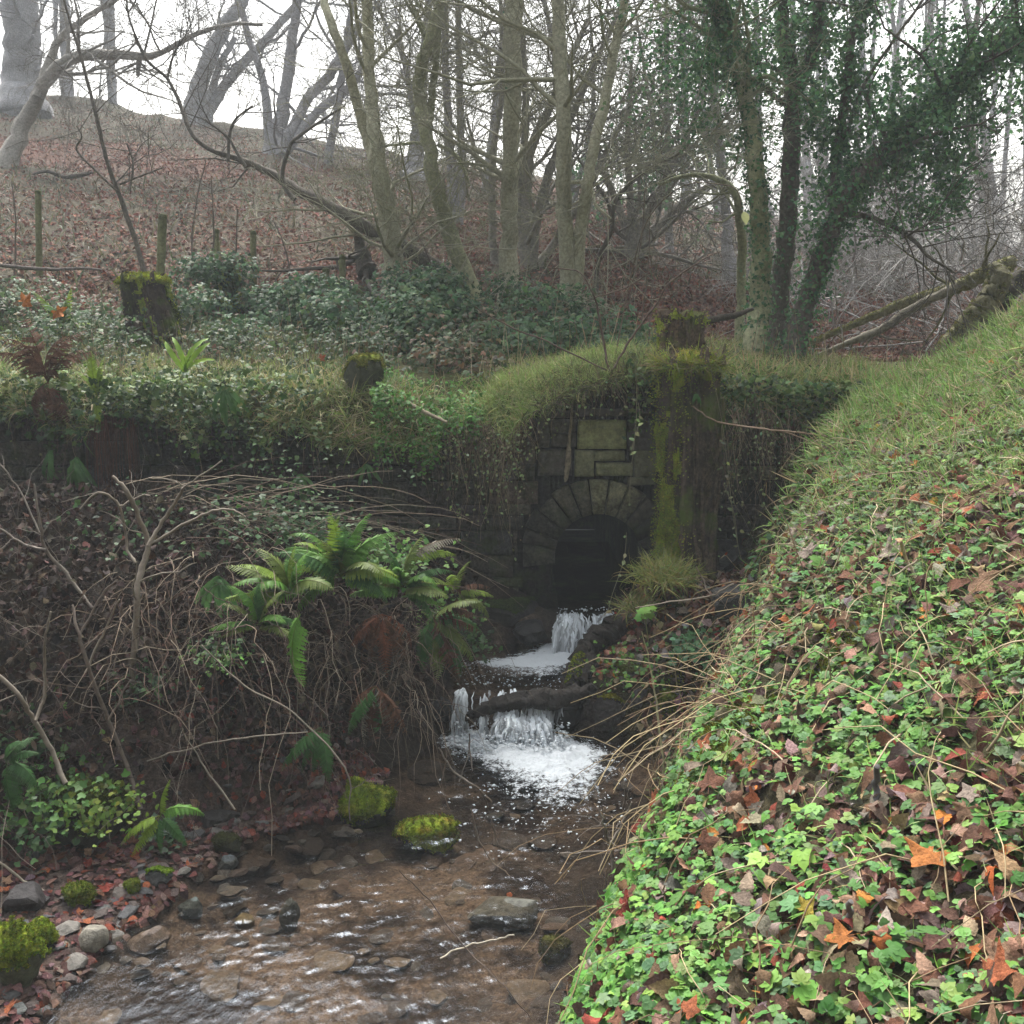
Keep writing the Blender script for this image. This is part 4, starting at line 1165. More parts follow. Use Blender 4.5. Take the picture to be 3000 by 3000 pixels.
tree("solitary skyline tree with a flared dark foot between the two front forked trees",
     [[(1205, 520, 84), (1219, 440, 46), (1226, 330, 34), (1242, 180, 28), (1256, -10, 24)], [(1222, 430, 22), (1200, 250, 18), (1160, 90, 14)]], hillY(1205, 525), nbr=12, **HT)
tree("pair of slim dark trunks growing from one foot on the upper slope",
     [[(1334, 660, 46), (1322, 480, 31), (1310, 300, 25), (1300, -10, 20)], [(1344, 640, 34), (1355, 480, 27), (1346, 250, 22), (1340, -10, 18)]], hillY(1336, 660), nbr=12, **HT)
tree("spreading coppice directly behind the straightest pale trunk",
     [[(1548, 770, 44), (1542, 600, 36), (1552, 450, 31), (1602, 330, 25), (1660, 200, 21), (1720, 60, 16)], [(1556, 745, 36), (1592, 560, 29), (1650, 400, 25), (1700, 285, 21), (1765, 140, 17), (1830, -10, 13)], [(1538, 760, 34), (1515, 600, 26), (1540, 350, 22), (1532, 100, 18)], [(1566, 790, 30), (1640, 690, 24), (1720, 560, 21), (1790, 420, 17), (1880, 250, 13)]], hillY(1550, 780), 'grey', nbr=9, **{k: v for k, v in HT.items() if k != 'bark'})
tree("slender leaning snag left of the straightest pale trunk",
     [[(1452, 880, 26), (1446, 700, 24), (1440, 560, 22), (1448, 420, 20), (1470, 280, 17), (1470, 120, 14), (1466, -10, 12)], [(1440, 590, 14), (1400, 470, 12), (1368, 345, 8)]], 14.5, 'grey', 8, 1, (.8, 1.8), 4, (.6, 1.2), 2, t0=.4)
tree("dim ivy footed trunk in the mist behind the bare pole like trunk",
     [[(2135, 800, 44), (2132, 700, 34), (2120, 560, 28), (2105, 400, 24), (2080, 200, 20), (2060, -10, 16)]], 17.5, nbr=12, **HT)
tree("pale curving trunk in the mist near the right edge",
     [[(2892, 790, 44), (2890, 680, 38), (2884, 590, 36), (2872, 510, 32), (2846, 420, 26), (2840, 280, 20), (2852, 120, 16), (2870, -10, 12)], [(2884, 680, 24), (2830, 620, 20), (2780, 560, 17), (2745, 500, 12), (2700, 380, 9)]], 18.5, 'grey', nbr=10, **{k: v for k, v in HT.items() if k != 'bark'})
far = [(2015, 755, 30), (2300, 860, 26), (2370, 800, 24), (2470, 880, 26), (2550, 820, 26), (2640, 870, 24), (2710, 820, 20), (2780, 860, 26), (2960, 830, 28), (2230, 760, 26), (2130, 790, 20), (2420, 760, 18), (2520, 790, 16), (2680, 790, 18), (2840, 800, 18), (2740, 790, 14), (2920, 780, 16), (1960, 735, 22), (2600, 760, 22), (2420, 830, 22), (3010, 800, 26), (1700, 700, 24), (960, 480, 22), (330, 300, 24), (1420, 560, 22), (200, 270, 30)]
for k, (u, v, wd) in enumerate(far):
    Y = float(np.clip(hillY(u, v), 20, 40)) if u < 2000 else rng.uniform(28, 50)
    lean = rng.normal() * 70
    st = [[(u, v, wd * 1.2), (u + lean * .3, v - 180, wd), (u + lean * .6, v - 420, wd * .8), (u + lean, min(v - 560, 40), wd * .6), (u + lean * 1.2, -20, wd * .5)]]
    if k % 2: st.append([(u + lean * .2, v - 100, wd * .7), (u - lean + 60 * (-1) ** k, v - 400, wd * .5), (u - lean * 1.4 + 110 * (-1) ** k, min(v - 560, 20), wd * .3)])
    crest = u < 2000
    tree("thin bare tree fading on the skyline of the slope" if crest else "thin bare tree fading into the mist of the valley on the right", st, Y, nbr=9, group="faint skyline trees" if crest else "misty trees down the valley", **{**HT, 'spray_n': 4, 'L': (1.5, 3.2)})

# --- dead brushwood filling the right hollow; its pale colour also stands in for mist
bw = MB()
for k in range(6):
    n = 75
    P = np.array([at(rng.uniform(2330, 3040), rng.uniform(640, 1040), rng.uniform(12.5, 26)) for _ in range(n)])
    P[:, 2] = np.maximum(np.minimum(P[:, 2], upper(P[:, 0], P[:, 1]) + 2.6), upper(P[:, 0], P[:, 1]))
    bw.stamp(SPRAYS[k][0], SPRAYS[k][1], P, frames_y(rng.normal(size=(n, 3)) + np.array([-.3, 0, .5])), rng.uniform(1.0, 2.6, n), np.tile((.34, .33, .32), (n, 1)) * rng.uniform(.6, 1.1, (n, 1)))
tag(bw.build("brushwood", M_twig), "pale tangle of dead brushwood in the misty hollow behind the ivy trees", "brushwood", None, 'stuff')
# --- broken and fallen wood on the right
def log(label, pts, Y, col, moss=0, name="fallen_log", cat="log", mossc=YM, twigs=0, lump=.12, m=M_bark, mw=.014):
    S = smooth_path(stem_world(pts, Y), 10)
    S[1:-1, :3] += rng.normal(size=(len(S) - 2, 3)) * np.minimum(S[1:-1, 3:4] * .08, .01)
    t = thing(name, label, cat, S[0, :3])
    mb = MB(); tube(mb, S[:, :3], S[:, 3], 14, col, lump=lump)
    if twigs:
        tw = MB()
        for q in range(twigs):
            i = rng.integers(2, len(S) - 2); d = unit(S[i + 1, :3] - S[i, :3])
            grow(mb, tw, S[i, :3], unit(d * rng.choice([-.4, .6]) + rng.normal(size=3)), rng.uniform(.4, 1.0), max(.005, S[i, 3] * .3), 0, np.array(col) * .8, 3, (.2, .6))
        mb.V += tw.V; mb.C += tw.C
        for q in tw.Q: mb.Q.append(q + mb.n)
        mb.n += tw.n
    mb.build("wood", m, t)
    if moss:
        a = rng.uniform(.2, 2.94, moss); k = rng.integers(0, len(S) - 1, moss); f_ = rng.random((moss, 1))
        C = S[k] * (1 - f_) + S[k + 1] * f_
        T = unit(S[k + 1, :3] - S[k, :3]); A = unit(np.cross(T, [0, 0, 1.0])); B = np.cross(A, T)
        N_ = A * np.cos(a)[:, None] + B * np.sin(a)[:, None]
        mm = MB(); mm.stamp(tuft_v, tuft_f, C[:, :3] + N_ * C[:, 3:4], frames(N_ + rng.normal(size=(moss, 3)) * .4), mw * rng.uniform(.6, 1.4, moss), pick(mossc, np.ones(len(mossc)), moss, .25, .1))
        mm.build("moss", M_moss, t)
    return t
LM = [(.30, .31, .10), (.24, .26, .08), (.34, .32, .13)]
log("long mossy fallen trunk propped across the misty hollow on the right", [(2360, 1010, 14), (2500, 952, 20), (2650, 890, 30), (2780, 850, 36), (2890, 802, 42), (2965, 772, 42)], np.r_[11.4, 11.2, 10.9, 10.7, 10.5, 10.4], (.22, .21, .12), 3600, mossc=LM, twigs=5)
log("thinner grey fallen bough lying below the long mossy trunk", [(2380, 1050, 14), (2470, 1010, 18), (2580, 965, 26), (2700, 890, 27), (2830, 828, 27)], np.r_[11, 10.9, 10.8, 10.7, 10.6], (.22, .20, .16), 0, twigs=8)
log("broken leaning mossy snag at the top of the right bank", [(2760, 1030, 54), (2850, 930, 62), (2908, 865, 66), (2938, 790, 66)], 10.2, (.16, .15, .09), 3000, name="broken_snag", cat="tree stump", mossc=LM, lump=.2)
log("dark splintered snag behind the mossy snag by the right edge", [(2890, 960, 40), (2950, 870, 50), (3010, 800, 54)], 10.8, (.06, .052, .042), 500, name="broken_snag", cat="tree stump", mossc=LM, lump=.2)
log("short dead branch lying across from the cut stump to the ivy trunk", [(2010, 955, 18), (2090, 935, 20), (2150, 925, 18), (2205, 905, 10)], np.r_[9.2, 9.5, 9.7, 9.9], (.06, .05, .04), 0, name="dead_branch", cat="branch")
log("grey bough lying on the far left track edge", [(-20, 775, 10), (80, 785, 11), (160, 790, 10), (240, 786, 8), (300, 790, 5)], 11.8, (.13, .11, .10), 0, name="dead_branch", cat="branch")
log("dead branch half buried in leaves on the left slope", [(95, 510, 6), (140, 502, 10), (190, 518, 12), (240, 512, 14), (270, 505, 8)], hillY(190, 530) - .1, (.10, .085, .07), 0, name="dead_branch", cat="branch", lump=.2)
# --- wood in the stream
log("black soggy driftwood branch lying across the top of the lower fall", [(1365, 2105, 22), (1400, 2085, 34), (1460, 2065, 38), (1540, 2050, 44), (1620, 2050, 50), (1690, 2040, 46), (1740, 2010, 30)], 6.88, (.022, .018, .015), 0, name="driftwood", cat="driftwood", lump=.42, m=M_wetwood)
log("thick dark root running down from the tall stump to the driftwood with a moss patch", [(1900, 1800, 60), (1840, 1830, 80), (1780, 1850, 74), (1730, 1895, 60), (1700, 1950, 62), (1680, 2010, 60), (1680, 2060, 50)], np.r_[7.9, 7.8, 7.65, 7.5, 7.3, 7.1, 6.95], (.035, .028, .023), 0, name="tree_root", cat="root", lump=.4, m=M_wetwood)
log("bright moss patch draped root stub beside the upper pool", [(1672, 2010, 36), (1690, 1950, 38), (1705, 1925, 30)], np.r_[7.08, 7.2, 7.3], (.03, .03, .018), 700, name="root_stub", cat="root", mossc=YM, lump=.2)
log("pale broken stick sticking out of the wall top left of the arch", [(1085, 1180, 10), (1150, 1165, 9)], 8.2, (.22, .18, .13), 0, name="stick", cat="stick")
log("short pale stick poking down from the ivy patch at the wall top", [(1195, 1180, 10), (1240, 1205, 12), (1310, 1237, 8)], np.r_[8.2, 8.05, 7.9], (.26, .22, .16), 0, name="stick", cat="stick")
log("straw coloured dead stem hanging down the wall face above the arch", [(1680, 1125, 6), (1676, 1200, 7), (1668, 1290, 10), (1664, 1350, 18), (1658, 1400, 12), (1656, 1412, 4)], 8.34, (.25, .21, .15), 0, name="dried_creeper", cat="creeper")
# ---------------------------------------------------------------- plant templates
def blade(bend, w=.028):
    n = 5; V = []; ang = 0.0; p = np.zeros(3)
    for k in range(n):
        ww = w * (1 - (k / (n - 1)) ** 1.6) + .001
        V += [p + [ww, 0, 0], p - [ww, 0, 0]]
        ang += bend / n
        p = p + np.array([0, math.sin(ang), math.cos(ang)]) / (n - 1)
    return np.array(V), np.array([[2 * k, 2 * k + 1, 2 * k + 3, 2 * k + 2] for k in range(n - 1)])
BLADES = [blade(b) for b in (.5, 1.1, 1.8, 2.5, 3.0)]

def leaflet(n_out, amp, wid, fold=.12, curl=.2):
    """a leaf along +y: scalloped outline, folded on its midrib, tip curling down"""
    s = np.linspace(0, 1, n_out)
    hw = wid * np.sin(math.pi * s ** .8) * (1 + amp * np.cos(s * math.pi * (n_out - 1)))
    hw[0] = .01; hw[-1] = .005
    z = -curl * s ** 2
    mid = np.c_[np.zeros(n_out), s, z]
    Lf = np.c_[-hw, s, z + fold * hw / wid * wid]; Rt = np.c_[hw, s, z + fold * hw / wid * wid]
    V = np.vstack([mid, Lf, Rt]); n = n_out
    f = [[k, k + 1, n + k + 1, n + k] for k in range(n - 1)] + [[k + 1, k, 2 * n + k, 2 * n + k + 1] for k in range(n - 1)]
    return V, np.array(f)

def compound(base, angs, scales, stalk=.25):
    V, F, o = [], [], 0
    for a, s in zip(angs, scales):
        v = base[0] * s; v = v + [0, stalk, 0] if False else v
        ca, sa = math.cos(a), math.sin(a)
        q = np.c_[v[:, 0] * ca + v[:, 1] * sa, -v[:, 0] * sa + v[:, 1] * ca, v[:, 2]] + [0, stalk, 0]
        V.append(q); F.append(base[1] + o); o += len(v)
    st = np.array([(-.012, 0, -.1), (.012, 0, -.1), (.012, stalk, 0), (-.012, stalk, 0)])
    V.append(st); F.append(np.array([[0, 1, 2, 3]]) + o)
    return np.vstack(V), np.vstack(F)

OVATE = leaflet(7, 0, .30)
SCAL = leaflet(9, .14, .46, .15, .12)
ROUND3 = compound(leaflet(9, .07, .52, .16, .12), (-1.5, 0, 1.5), (.52, .58, .52), .22)       # wood sorrel / young saxifrage like
TRI = compound(SCAL, (-1.15, 0, 1.15), (.6, .75, .6), .2)
FIVE = compound(leaflet(7, .06, .27, .1, .1), (-1.9, -.95, 0, .95, 1.9), (.5, .65, .75, .65, .5), .15)
BRAM = compound(leaflet(8, .10, .32, .18, .16), (-1.2, 0, 1.2), (.7, .85, .7), .18)
LOBED = compound(leaflet(7, .12, .30, .1, .15), (-1.6, -.8, 0, .8, 1.6), (.45, .62, .7, .62, .45), .0)

def palmate(seed, curl=.5):
    """a fallen sycamore or maple leaf: five lobes, buckled and curled"""
    r = np.random.default_rng(seed)
    A = []; R = []
    for k, (a, l) in enumerate([(-2.25, .5), (-1.15, .82), (0, 1.0), (1.15, .82), (2.25, .5)]):
        A += [a - .26, a - .1, a, a + .1, a + .26]; R += [l * .72, l * .83, l, l * .83, l * .72]
        if k < 4: A.append(a + .56); R.append(.50 * l + .06)
    A = np.array(A); R = np.array(R) * (1 + .07 * r.normal(size=len(R)))
    n = len(A)
    out = np.c_[np.sin(A) * R, np.cos(A) * R]
    mid = out * .5
    V2 = np.vstack([[0, 0], mid, out])
    ph = r.uniform(0, 6)
    rr = np.linalg.norm(V2, axis=1); th = np.arctan2(V2[:, 0], V2[:, 1])
    z = curl * (.35 * rr ** 2 * np.cos(2 * th + ph) + .18 * np.cos(5 * th) * rr + .22 * rr ** 2 * np.sin(3 * th + ph)) + r.normal(size=len(V2)) * .03 * rr
    V = np.c_[V2, z]
    f3 = [[0, 1 + k, 2 + k] for k in range(n - 1)]
    f4 = [[1 + k, 1 + n + k, 2 + n + k, 2 + k] for k in range(n - 1)]
    # stalk
    b = len(V)
    V = np.vstack([V, [[-.012, 0, .0], [.012, 0, 0], [.02, -.55, .06], [0, -.55, .06]]])
    f4.append([b, b + 1, b + 2, b + 3])
    V[:, 2] -= V[:, 2].min() * .5
    return V, [np.array(f4), np.array(f3)]
PALM = [palmate(k, .25 + .13 * k) for k in range(6)]
def curled(seed):
    r = np.random.default_rng(seed)
    v, f = leaflet(11, .11, .32, .35, .3)
    v = v.copy(); v[:, 2] += .25 * r.normal() * np.sin(v[:, 1] * 3 + r.uniform(0, 3)) + .25 * v[:, 0] * r.normal()
    return v, f
CURL = [curled(k) for k in range(5)]
DEADC = [(.15, .075, .048), (.25, .16, .105), (.18, .045, .03), (.32, .12, .03), (.21, .165, .14), (.10, .058, .042), (.30, .21, .14)]

def on_lower(n, fx, dens=None):
    x, y = fx(n)
    if dens is not None:
        k = rng.random(len(x)) < dens(x, y); x, y = x[k], y[k]
    z = lower_sheet(x, y)
    return np.c_[x, y, z], normal_of(lower, x, y)

def uni(x0, x1, y0, y1):
    return lambda n: (rng.uniform(x0, x1, n), rng.uniform(y0, y1, n))

def near_bias(x0, x1, y0, y1, p=1.6):
    return lambda n: (rng.uniform(x0, x1, n), y0 + (y1 - y0) * rng.random(n) ** p)

def stuff(mb, name, m, label, cat):
    return tag(mb.build(name, m), label, cat, None, 'stuff')

bankd = lambda x, y: sstep(.06, .2, x - np.where(y < 5.9, XR(y), np.maximum(XR(y), np.interp(y, _by, _bx))))     # 1 on the bank proper
def upslope(x, y): return sstep(1.3, 2.6, lower(x, y) + .5 * (fbm(x * 1.6, y * 1.6, 91) - .5))

# ---------------------------------------------------------------- the right bank
gr = MB()
GRN = [(.20, .33, .08), (.27, .38, .12), (.15, .28, .06), (.38, .34, .18), (.44, .38, .23)]
for k, bl in enumerate(BLADES):
    P, Nn = on_lower(24000, lambda n: (rng.uniform(.2, 4.2, n), 2.0 + 7.0 * rng.random(n)), lambda x, y: bankd(x, y) * np.clip(.05 + 1.0 * upslope(x, y) * (.3 + .7 * sstep(.40, .58, fbm(x * 1.1, y * 1.1, 92) + .22 * sstep(4.0, 6.5, y))), 0, 1))
    s = rng.uniform(.07, .20, len(P)) * (.8 + .5 * sstep(5, 8, P[:, 1]))
    down = unit(Nn * .55 + np.array([-.32, -.15, .35]) + rng.normal(size=P.shape) * .42)
    gr.stamp(bl[0], bl[1], P, frames(down), np.c_[s * .8, s, s], pick(GRN, [5, 5, 4, 3.2, 2], len(P), .2, .08))
stuff(gr, "grass", M_grass, "pale green and straw grass growing over the upper right bank", "grass")

gc = MB()
GC = [(.085, .21, .035), (.115, .25, .045), (.06, .16, .035), (.16, .27, .05), (.085, .17, .07)]
def gdens(x, y):
    m = fbm(x * 2.2, y * 2.2, 94)
    return bankd(x, y) * np.clip((1.35 - 1.12 * upslope(x, y)) * (.14 + .86 * sstep(.36, .56, m)) + .05, 0, 1)
for T_, n, sz, hgt in ((ROUND3, 26000, (.022, .046), .055), (TRI, 15000, (.02, .058), .06), (LOBED, 5500, (.03, .095), .07), (FIVE, 1500, (.03, .055), .06)):
    P, Nn = on_lower(n, near_bias(.05, 3.9, 1.4, 8.0, 1.4), gdens)
    m = len(P)
    P = P + Nn * (rng.random((m, 1)) ** 1.5) * hgt + rng.normal(size=(m, 3)) * .006
    gc.stamp(T_[0], T_[1], P, frames(Nn * .6 + np.array([0, -.12, .75]) + rng.normal(size=(m, 3)) * .33), rng.uniform(*sz, m), pick(GC, [4, 4, 3, 2, 2], m, .2, .07))
# low dense cushion spilling over the water's edge
y = rng.uniform(2.2, 5.2, 9000); x = XR(y) + np.abs(rng.normal(0, .34, 9000)) - .03
z = lower(x, y) + .03 * rng.random(9000); P = np.c_[x, y, z]; Nn = normal_of(lower, x, y)
k = (fbm(x * 3, y * 3, 95) > .38) & (lower(x, y) > .10); P, Nn = P[k], Nn[k]
gc.stamp(ROUND3[0], ROUND3[1], P + Nn * .02, frames(Nn * .7 + np.array([-.1, -.1, .7]) + rng.normal(size=P.shape) * .3), rng.uniform(.02, .046, len(P)), pick(GC, [4, 5, 2, 3, 1], len(P), .2, .07))
# paler small leaves further along the bank towards the hollow
P, Nn = on_lower(9000, lambda n: (rng.uniform(.7, 3.6, n), rng.uniform(4.6, 8.6, n)), lambda x, y: sstep(-.15, .05, x - np.interp(y, _by, _bx)) * sstep(.36, .56, fbm(x * 2, y * 2, 96)))
m = len(P)
gc.stamp(TRI[0], TRI[1], P + Nn * rng.random((m, 1)) * .07, frames(Nn * .5 + np.array([-.1, -.1, .7]) + rng.normal(size=(m, 3)) * .4), rng.uniform(.02, .045, m), pick([(.11, .16, .06), (.14, .19, .08), (.09, .15, .05)], [1, 1, 1], m, .2, .07))
stuff(gc, "ground_cover", M_leaf, "bright green small leaved plants carpeting the right bank", "ground cover")

lt = MB()
ld = lambda x, y: sstep(-.05, .2, x - XR(y)) * np.clip(.40 + .8 * sstep(.42, .60, fbm(x * 1.5, y * 1.5, 98)), 0, 1)
for k in range(5):
    P, Nn = on_lower(6500, near_bias(.1, 4.0, 1.5, 8.6, 1.25), ld)
    lt.stamp(CURL[k][0], CURL[k][1], P + Nn * .02, frames(Nn + rng.normal(size=P.shape) * .5), rng.uniform(.03, .095, len(P)), pick(DEADC, [5, 3, 1, .7, 4, 5, 1], len(P), .25, .1))
stuff(lt, "leaf_litter", M_dry, "small brown dead leaves scattered thinly under the plants of the right bank", "leaf litter")

# the larger fallen leaves, each its own
palm_me = []
KIND = [("russet", (.26, .085, .04)), ("tan", (.27, .165, .105)), ("crimson", (.19, .04, .028)), ("orange", (.30, .115, .035)), ("grey brown", (.25, .20, .165)), ("dark brown", (.13, .06, .038)), ("yellow", (.34, .26, .05))]
for c, (nm, cc) in enumerate(KIND):
    for q in range(3):
        mb = MB(); tpl = PALM[(c + q * 2) % 6] if q < 2 else CURL[(c + q) % 5]
        tv, tf = tpl
        r_ = np.linalg.norm(tv[:, :2], axis=1)
        ccv = np.clip(np.array(cc)[None] * (.85 + .35 * (fbm(tv[:, 0] * 3 + c, tv[:, 1] * 3, q)[:, None])) * (1 + .12 * rng.normal(size=(len(tv), 1))), 0, 1)
        for f_ in (tf if isinstance(tf, list) else [tf]):
            mb.add(tv, f_, ccv)
        palm_me.append((nm, cc, q, mb))
protos = {}
def fallen(nm_i, q, p, R, s, label, group):
    key = (nm_i, q)
    if key not in protos:
        o = palm_me[nm_i * 3 + q][3].build("fallen_leaf", M_dry); protos[key] = o
    else:
        o = protos[key].copy(); COL.objects.link(o)
    from mathutils import Matrix
    M = Matrix([[*R[0], p[0]], [*R[1], p[1]], [*R[2], p[2]], [0, 0, 0, 1]])
    o.matrix_world = M @ Matrix.Scale(s, 4)
    return tag(o, label, "leaf", group)
n = 0
while n < 285:
    y = 2.0 + 6.0 * rng.random() ** 1.5; x = rng.uniform(.3, 3.7)
    if x - XR(y) < .12 or rng.random() > .35 + .9 * sstep(.42, .6, fbm(x * 1.5, y * 1.5, 98)): continue
    if y > 6.3 and rng.random() < .5: continue
    nm_i = int(rng.choice(7, p=[.30, .21, .04, .05, .21, .18, .01])); q = int(rng.choice(3, p=[.42, .38, .2]))
    ax, ay = np.array([x]), np.array([y])
    p = np.array([x, y, float(lower(ax, ay)[0])]); Nn = normal_of(lower, ax, ay)
    R = frames(Nn + np.array([-.25, -.3, .25]) + rng.normal(size=(1, 3)) * .35)[0]
    fallen(nm_i, q, p + Nn[0] * rng.uniform(.03, .065), R, rng.uniform(.05, .108) * (.8 if nm_i == 6 else 1),
           "%s fallen %s among the green plants of the right bank" % (KIND[nm_i][0], "narrow curled leaf" if q == 2 else "lobed sycamore leaf"), "fallen leaves on the right bank")
    n += 1
n = 0
while n < 75:
    y = rng.uniform(3.9, 6.2); x = XL(y) - abs(rng.normal(0, .55)) - .02
    if x < -3.3: continue
    nm_i = int(rng.choice([0, 1, 2, 4, 5, 3], p=[.3, .12, .22, .12, .22, .02])); q = int(rng.choice(3, p=[.4, .35, .25]))
    ax, ay = np.array([x]), np.array([y])
    p = np.array([x, y, float(lower(ax, ay)[0])]); Nn = normal_of(lower, ax, ay)
    fallen(nm_i, q, p + [0, 0, .018], frames(Nn + rng.normal(size=(1, 3)) * .25)[0], rng.uniform(.04, .075),
           "wet %s fallen %s between stones of the left beach" % (KIND[nm_i][0], "narrow curled leaf" if q == 2 else "lobed leaf"), "wet leaves on the left beach")
    n += 1
for (u, v, nm_i, q, s, lab) in [(1895, 2062, 1, 2, .075, "curled pinkish brown leaf lying on the knobbly grey stone"), (1490, 2648, 0, 2, .05, "small brown leaf caught behind the slate slab in the stream"),
                               (560, 2385, 1, 0, .05, "pale little maple leaf on the dark bank above the shallows")]:
    Y = hit_lower(u, v); fallen(nm_i, q, at(u, v, Y - .04) + [0, 0, .03], frames(np.array([[0, -.5, 1.0]]))[0], s, lab, None)

wl = MB()
for k in range(5):
    P, Nn = on_lower(1500, lambda n: (lambda y: (XL(y) - np.abs(rng.normal(.1, .55, n)), y))(rng.uniform(3.6, 6.3, n)), lambda x, y: .2 + .8 * sstep(.36, .55, fbm(x * 2, y * 2, 115)))
    P[:, 2] = np.maximum(P[:, 2], .0)
    wl.stamp(CURL[k][0] * np.array([1, 1, .45]), CURL[k][1], P + Nn * .012, frames(Nn + rng.normal(size=P.shape) * .22), rng.uniform(.03, .07, len(P)), pick([(.10, .05, .042), (.14, .08, .07), (.07, .04, .036), (.18, .12, .11), (.17, .05, .03)], [4, 3, 3, 1, 1], len(P), .25, .1))
stuff(wl, "wet_leaf_litter", M_dry, "sodden purple brown leaf litter lying between the stones of the left beach", "leaf litter")

# dry straw stalks lying every which way over the bank
def stalks(mb, n, region, dens, L=(.25, .8), rad=(.0016, .0035), cols=((.42, .33, .19), (.34, .27, .17), (.24, .17, .10), (.30, .21, .12)), lift=.12, side=None):
    P, Nn = on_lower(n, region, dens)
    for p, nn in zip(P, Nn):
        d = unit(np.cross(nn, rng.normal(size=3)) + nn * rng.uniform(.02, .5) + (0 if side is None else np.array(side)))
        l = rng.uniform(*L); q = np.array([p + nn * .02 + d * l * t + np.array([0, 0, -1]) * l * .22 * t * t + nn * lift * t * (1 - t) * 2 for t in np.linspace(0, 1, 6)])
        q[1:] += rng.normal(size=(5, 3)) * l * .02
        r = rng.uniform(*rad)
        tube(mb, q, np.linspace(r, r * .5, 6), 4, np.array(cols[rng.integers(len(cols))]) * rng.uniform(.7, 1.1), cap=False)
sw = MB()
stalks(sw, 620, near_bias(.3, 3.8, 1.9, 8.4, 1.1), lambda x, y: bankd(x, y) * (.25 + .75 * sstep(.45, .6, fbm(x * 1.2, y * 1.2, 101))))
stalks(sw, 90, uni(.35, 1.6, 4.3, 6.6), lambda x, y: (x > XR(y) - .05) * 1.0, L=(.3, .9), side=(-.5, -.2, .15))
stalks(sw, 55, uni(.9, 2.6, 3.0, 6.6), lambda x, y: bankd(x, y), L=(.25, .6), rad=(.003, .0055), cols=((.45, .37, .24), (.38, .30, .2)), lift=.04)
stuff(sw, "dry_stalks", M_twig, "straw coloured dry stalks lying criss cross over the right bank", "dry stalks")

# yellow moss drapes on the bank edge
ms_ = MB()
for (u, v, n, sg) in [(2130, 2140, 900, .10), (2080, 2235, 700, .08), (2190, 2090, 300, .06), (1975, 2060, 300, .05), (2450, 1930, 250, .05)]:
    Y = hit_lower(u, v); c = at(u, v, Y)
    x = c[0] + rng.normal(size=n) * sg; y = c[1] + rng.normal(size=n) * sg
    Nn = normal_of(lower, x, y)
    ms_.stamp(tuft_v, tuft_f, np.c_[x, y, lower(x, y)] + Nn * .02, frames(Nn + rng.normal(size=(n, 3)) * .5), .022 * rng.uniform(.6, 1.5, n), pick([(.26, .26, .03), (.20, .22, .03), (.15, .19, .03)], [1, 1, 1], n, .2, .08))
stuff(ms_, "moss_patches", M_moss, "yellow green moss patches draped over the edge of the right bank", "moss")

# ---------------------------------------------------------------- the top of the wall and the verge behind it
def on_upper(n, fx, dens=None):
    x, y = fx(n)
    if dens is not None:
        k = rng.random(len(x)) < dens(x, y); x, y = x[k], y[k]
    return np.c_[x, y, upper_sheet(x, y)], normal_of(upper_sheet, x, y)
tg = MB()
VG = [(.17, .23, .06), (.24, .28, .09), (.30, .28, .13), (.38, .32, .18), (.12, .18, .05)]
for k, bl in enumerate(BLADES):
    P, Nn = on_upper(7900, lambda n: (rng.uniform(-6.7, 3.6, n), 8.17 + 3.4 * rng.random(n) ** 1.7), lambda x, y: np.clip(.35 + .9 * sstep(.4, .6, fbm(x * 1.3, y * 1.3, 103)) - .75 * np.exp(-((x + .7) / .5) ** 2), 0, 1))
    s = rng.uniform(.07, .17, len(P))
    edge = sstep(8.45, 8.2, P[:, 1])[:, None]
    tg.stamp(bl[0], bl[1], P, frames(np.array([0, 0, .8]) + edge * np.array([0, -1.1, -.2]) + rng.normal(size=P.shape) * .42), np.c_[s * .8, s, s], pick(VG, [3, 3, 3, 3, 2], len(P), .2, .08))
for k, bl in enumerate(BLADES[1:]):                  # shaggy grass along the rest of the lip
    n = 1900
    x = rng.uniform(-4.8, -.2, n); y = 8.17 + np.abs(rng.normal(0, .22, n)); P = np.c_[x, y, upper_sheet(x, y)]
    kp = rng.random(n) < sstep(.40, .58, fbm(x * 1.7, x * 0 + 4, 109)); P = P[kp]; n = len(P); y = y[kp]
    s = rng.uniform(.10, .28, n); edge = sstep(8.5, 8.2, y)[:, None]
    tg.stamp(bl[0], bl[1], P, frames(np.array([0, 0, .6]) + edge * np.array([0, -1.0, -.2]) + rng.normal(size=(n, 3)) * .5), np.c_[s * .7, s, s], pick(VG, [2, 3, 3, 3, 2], n, .2, .08))
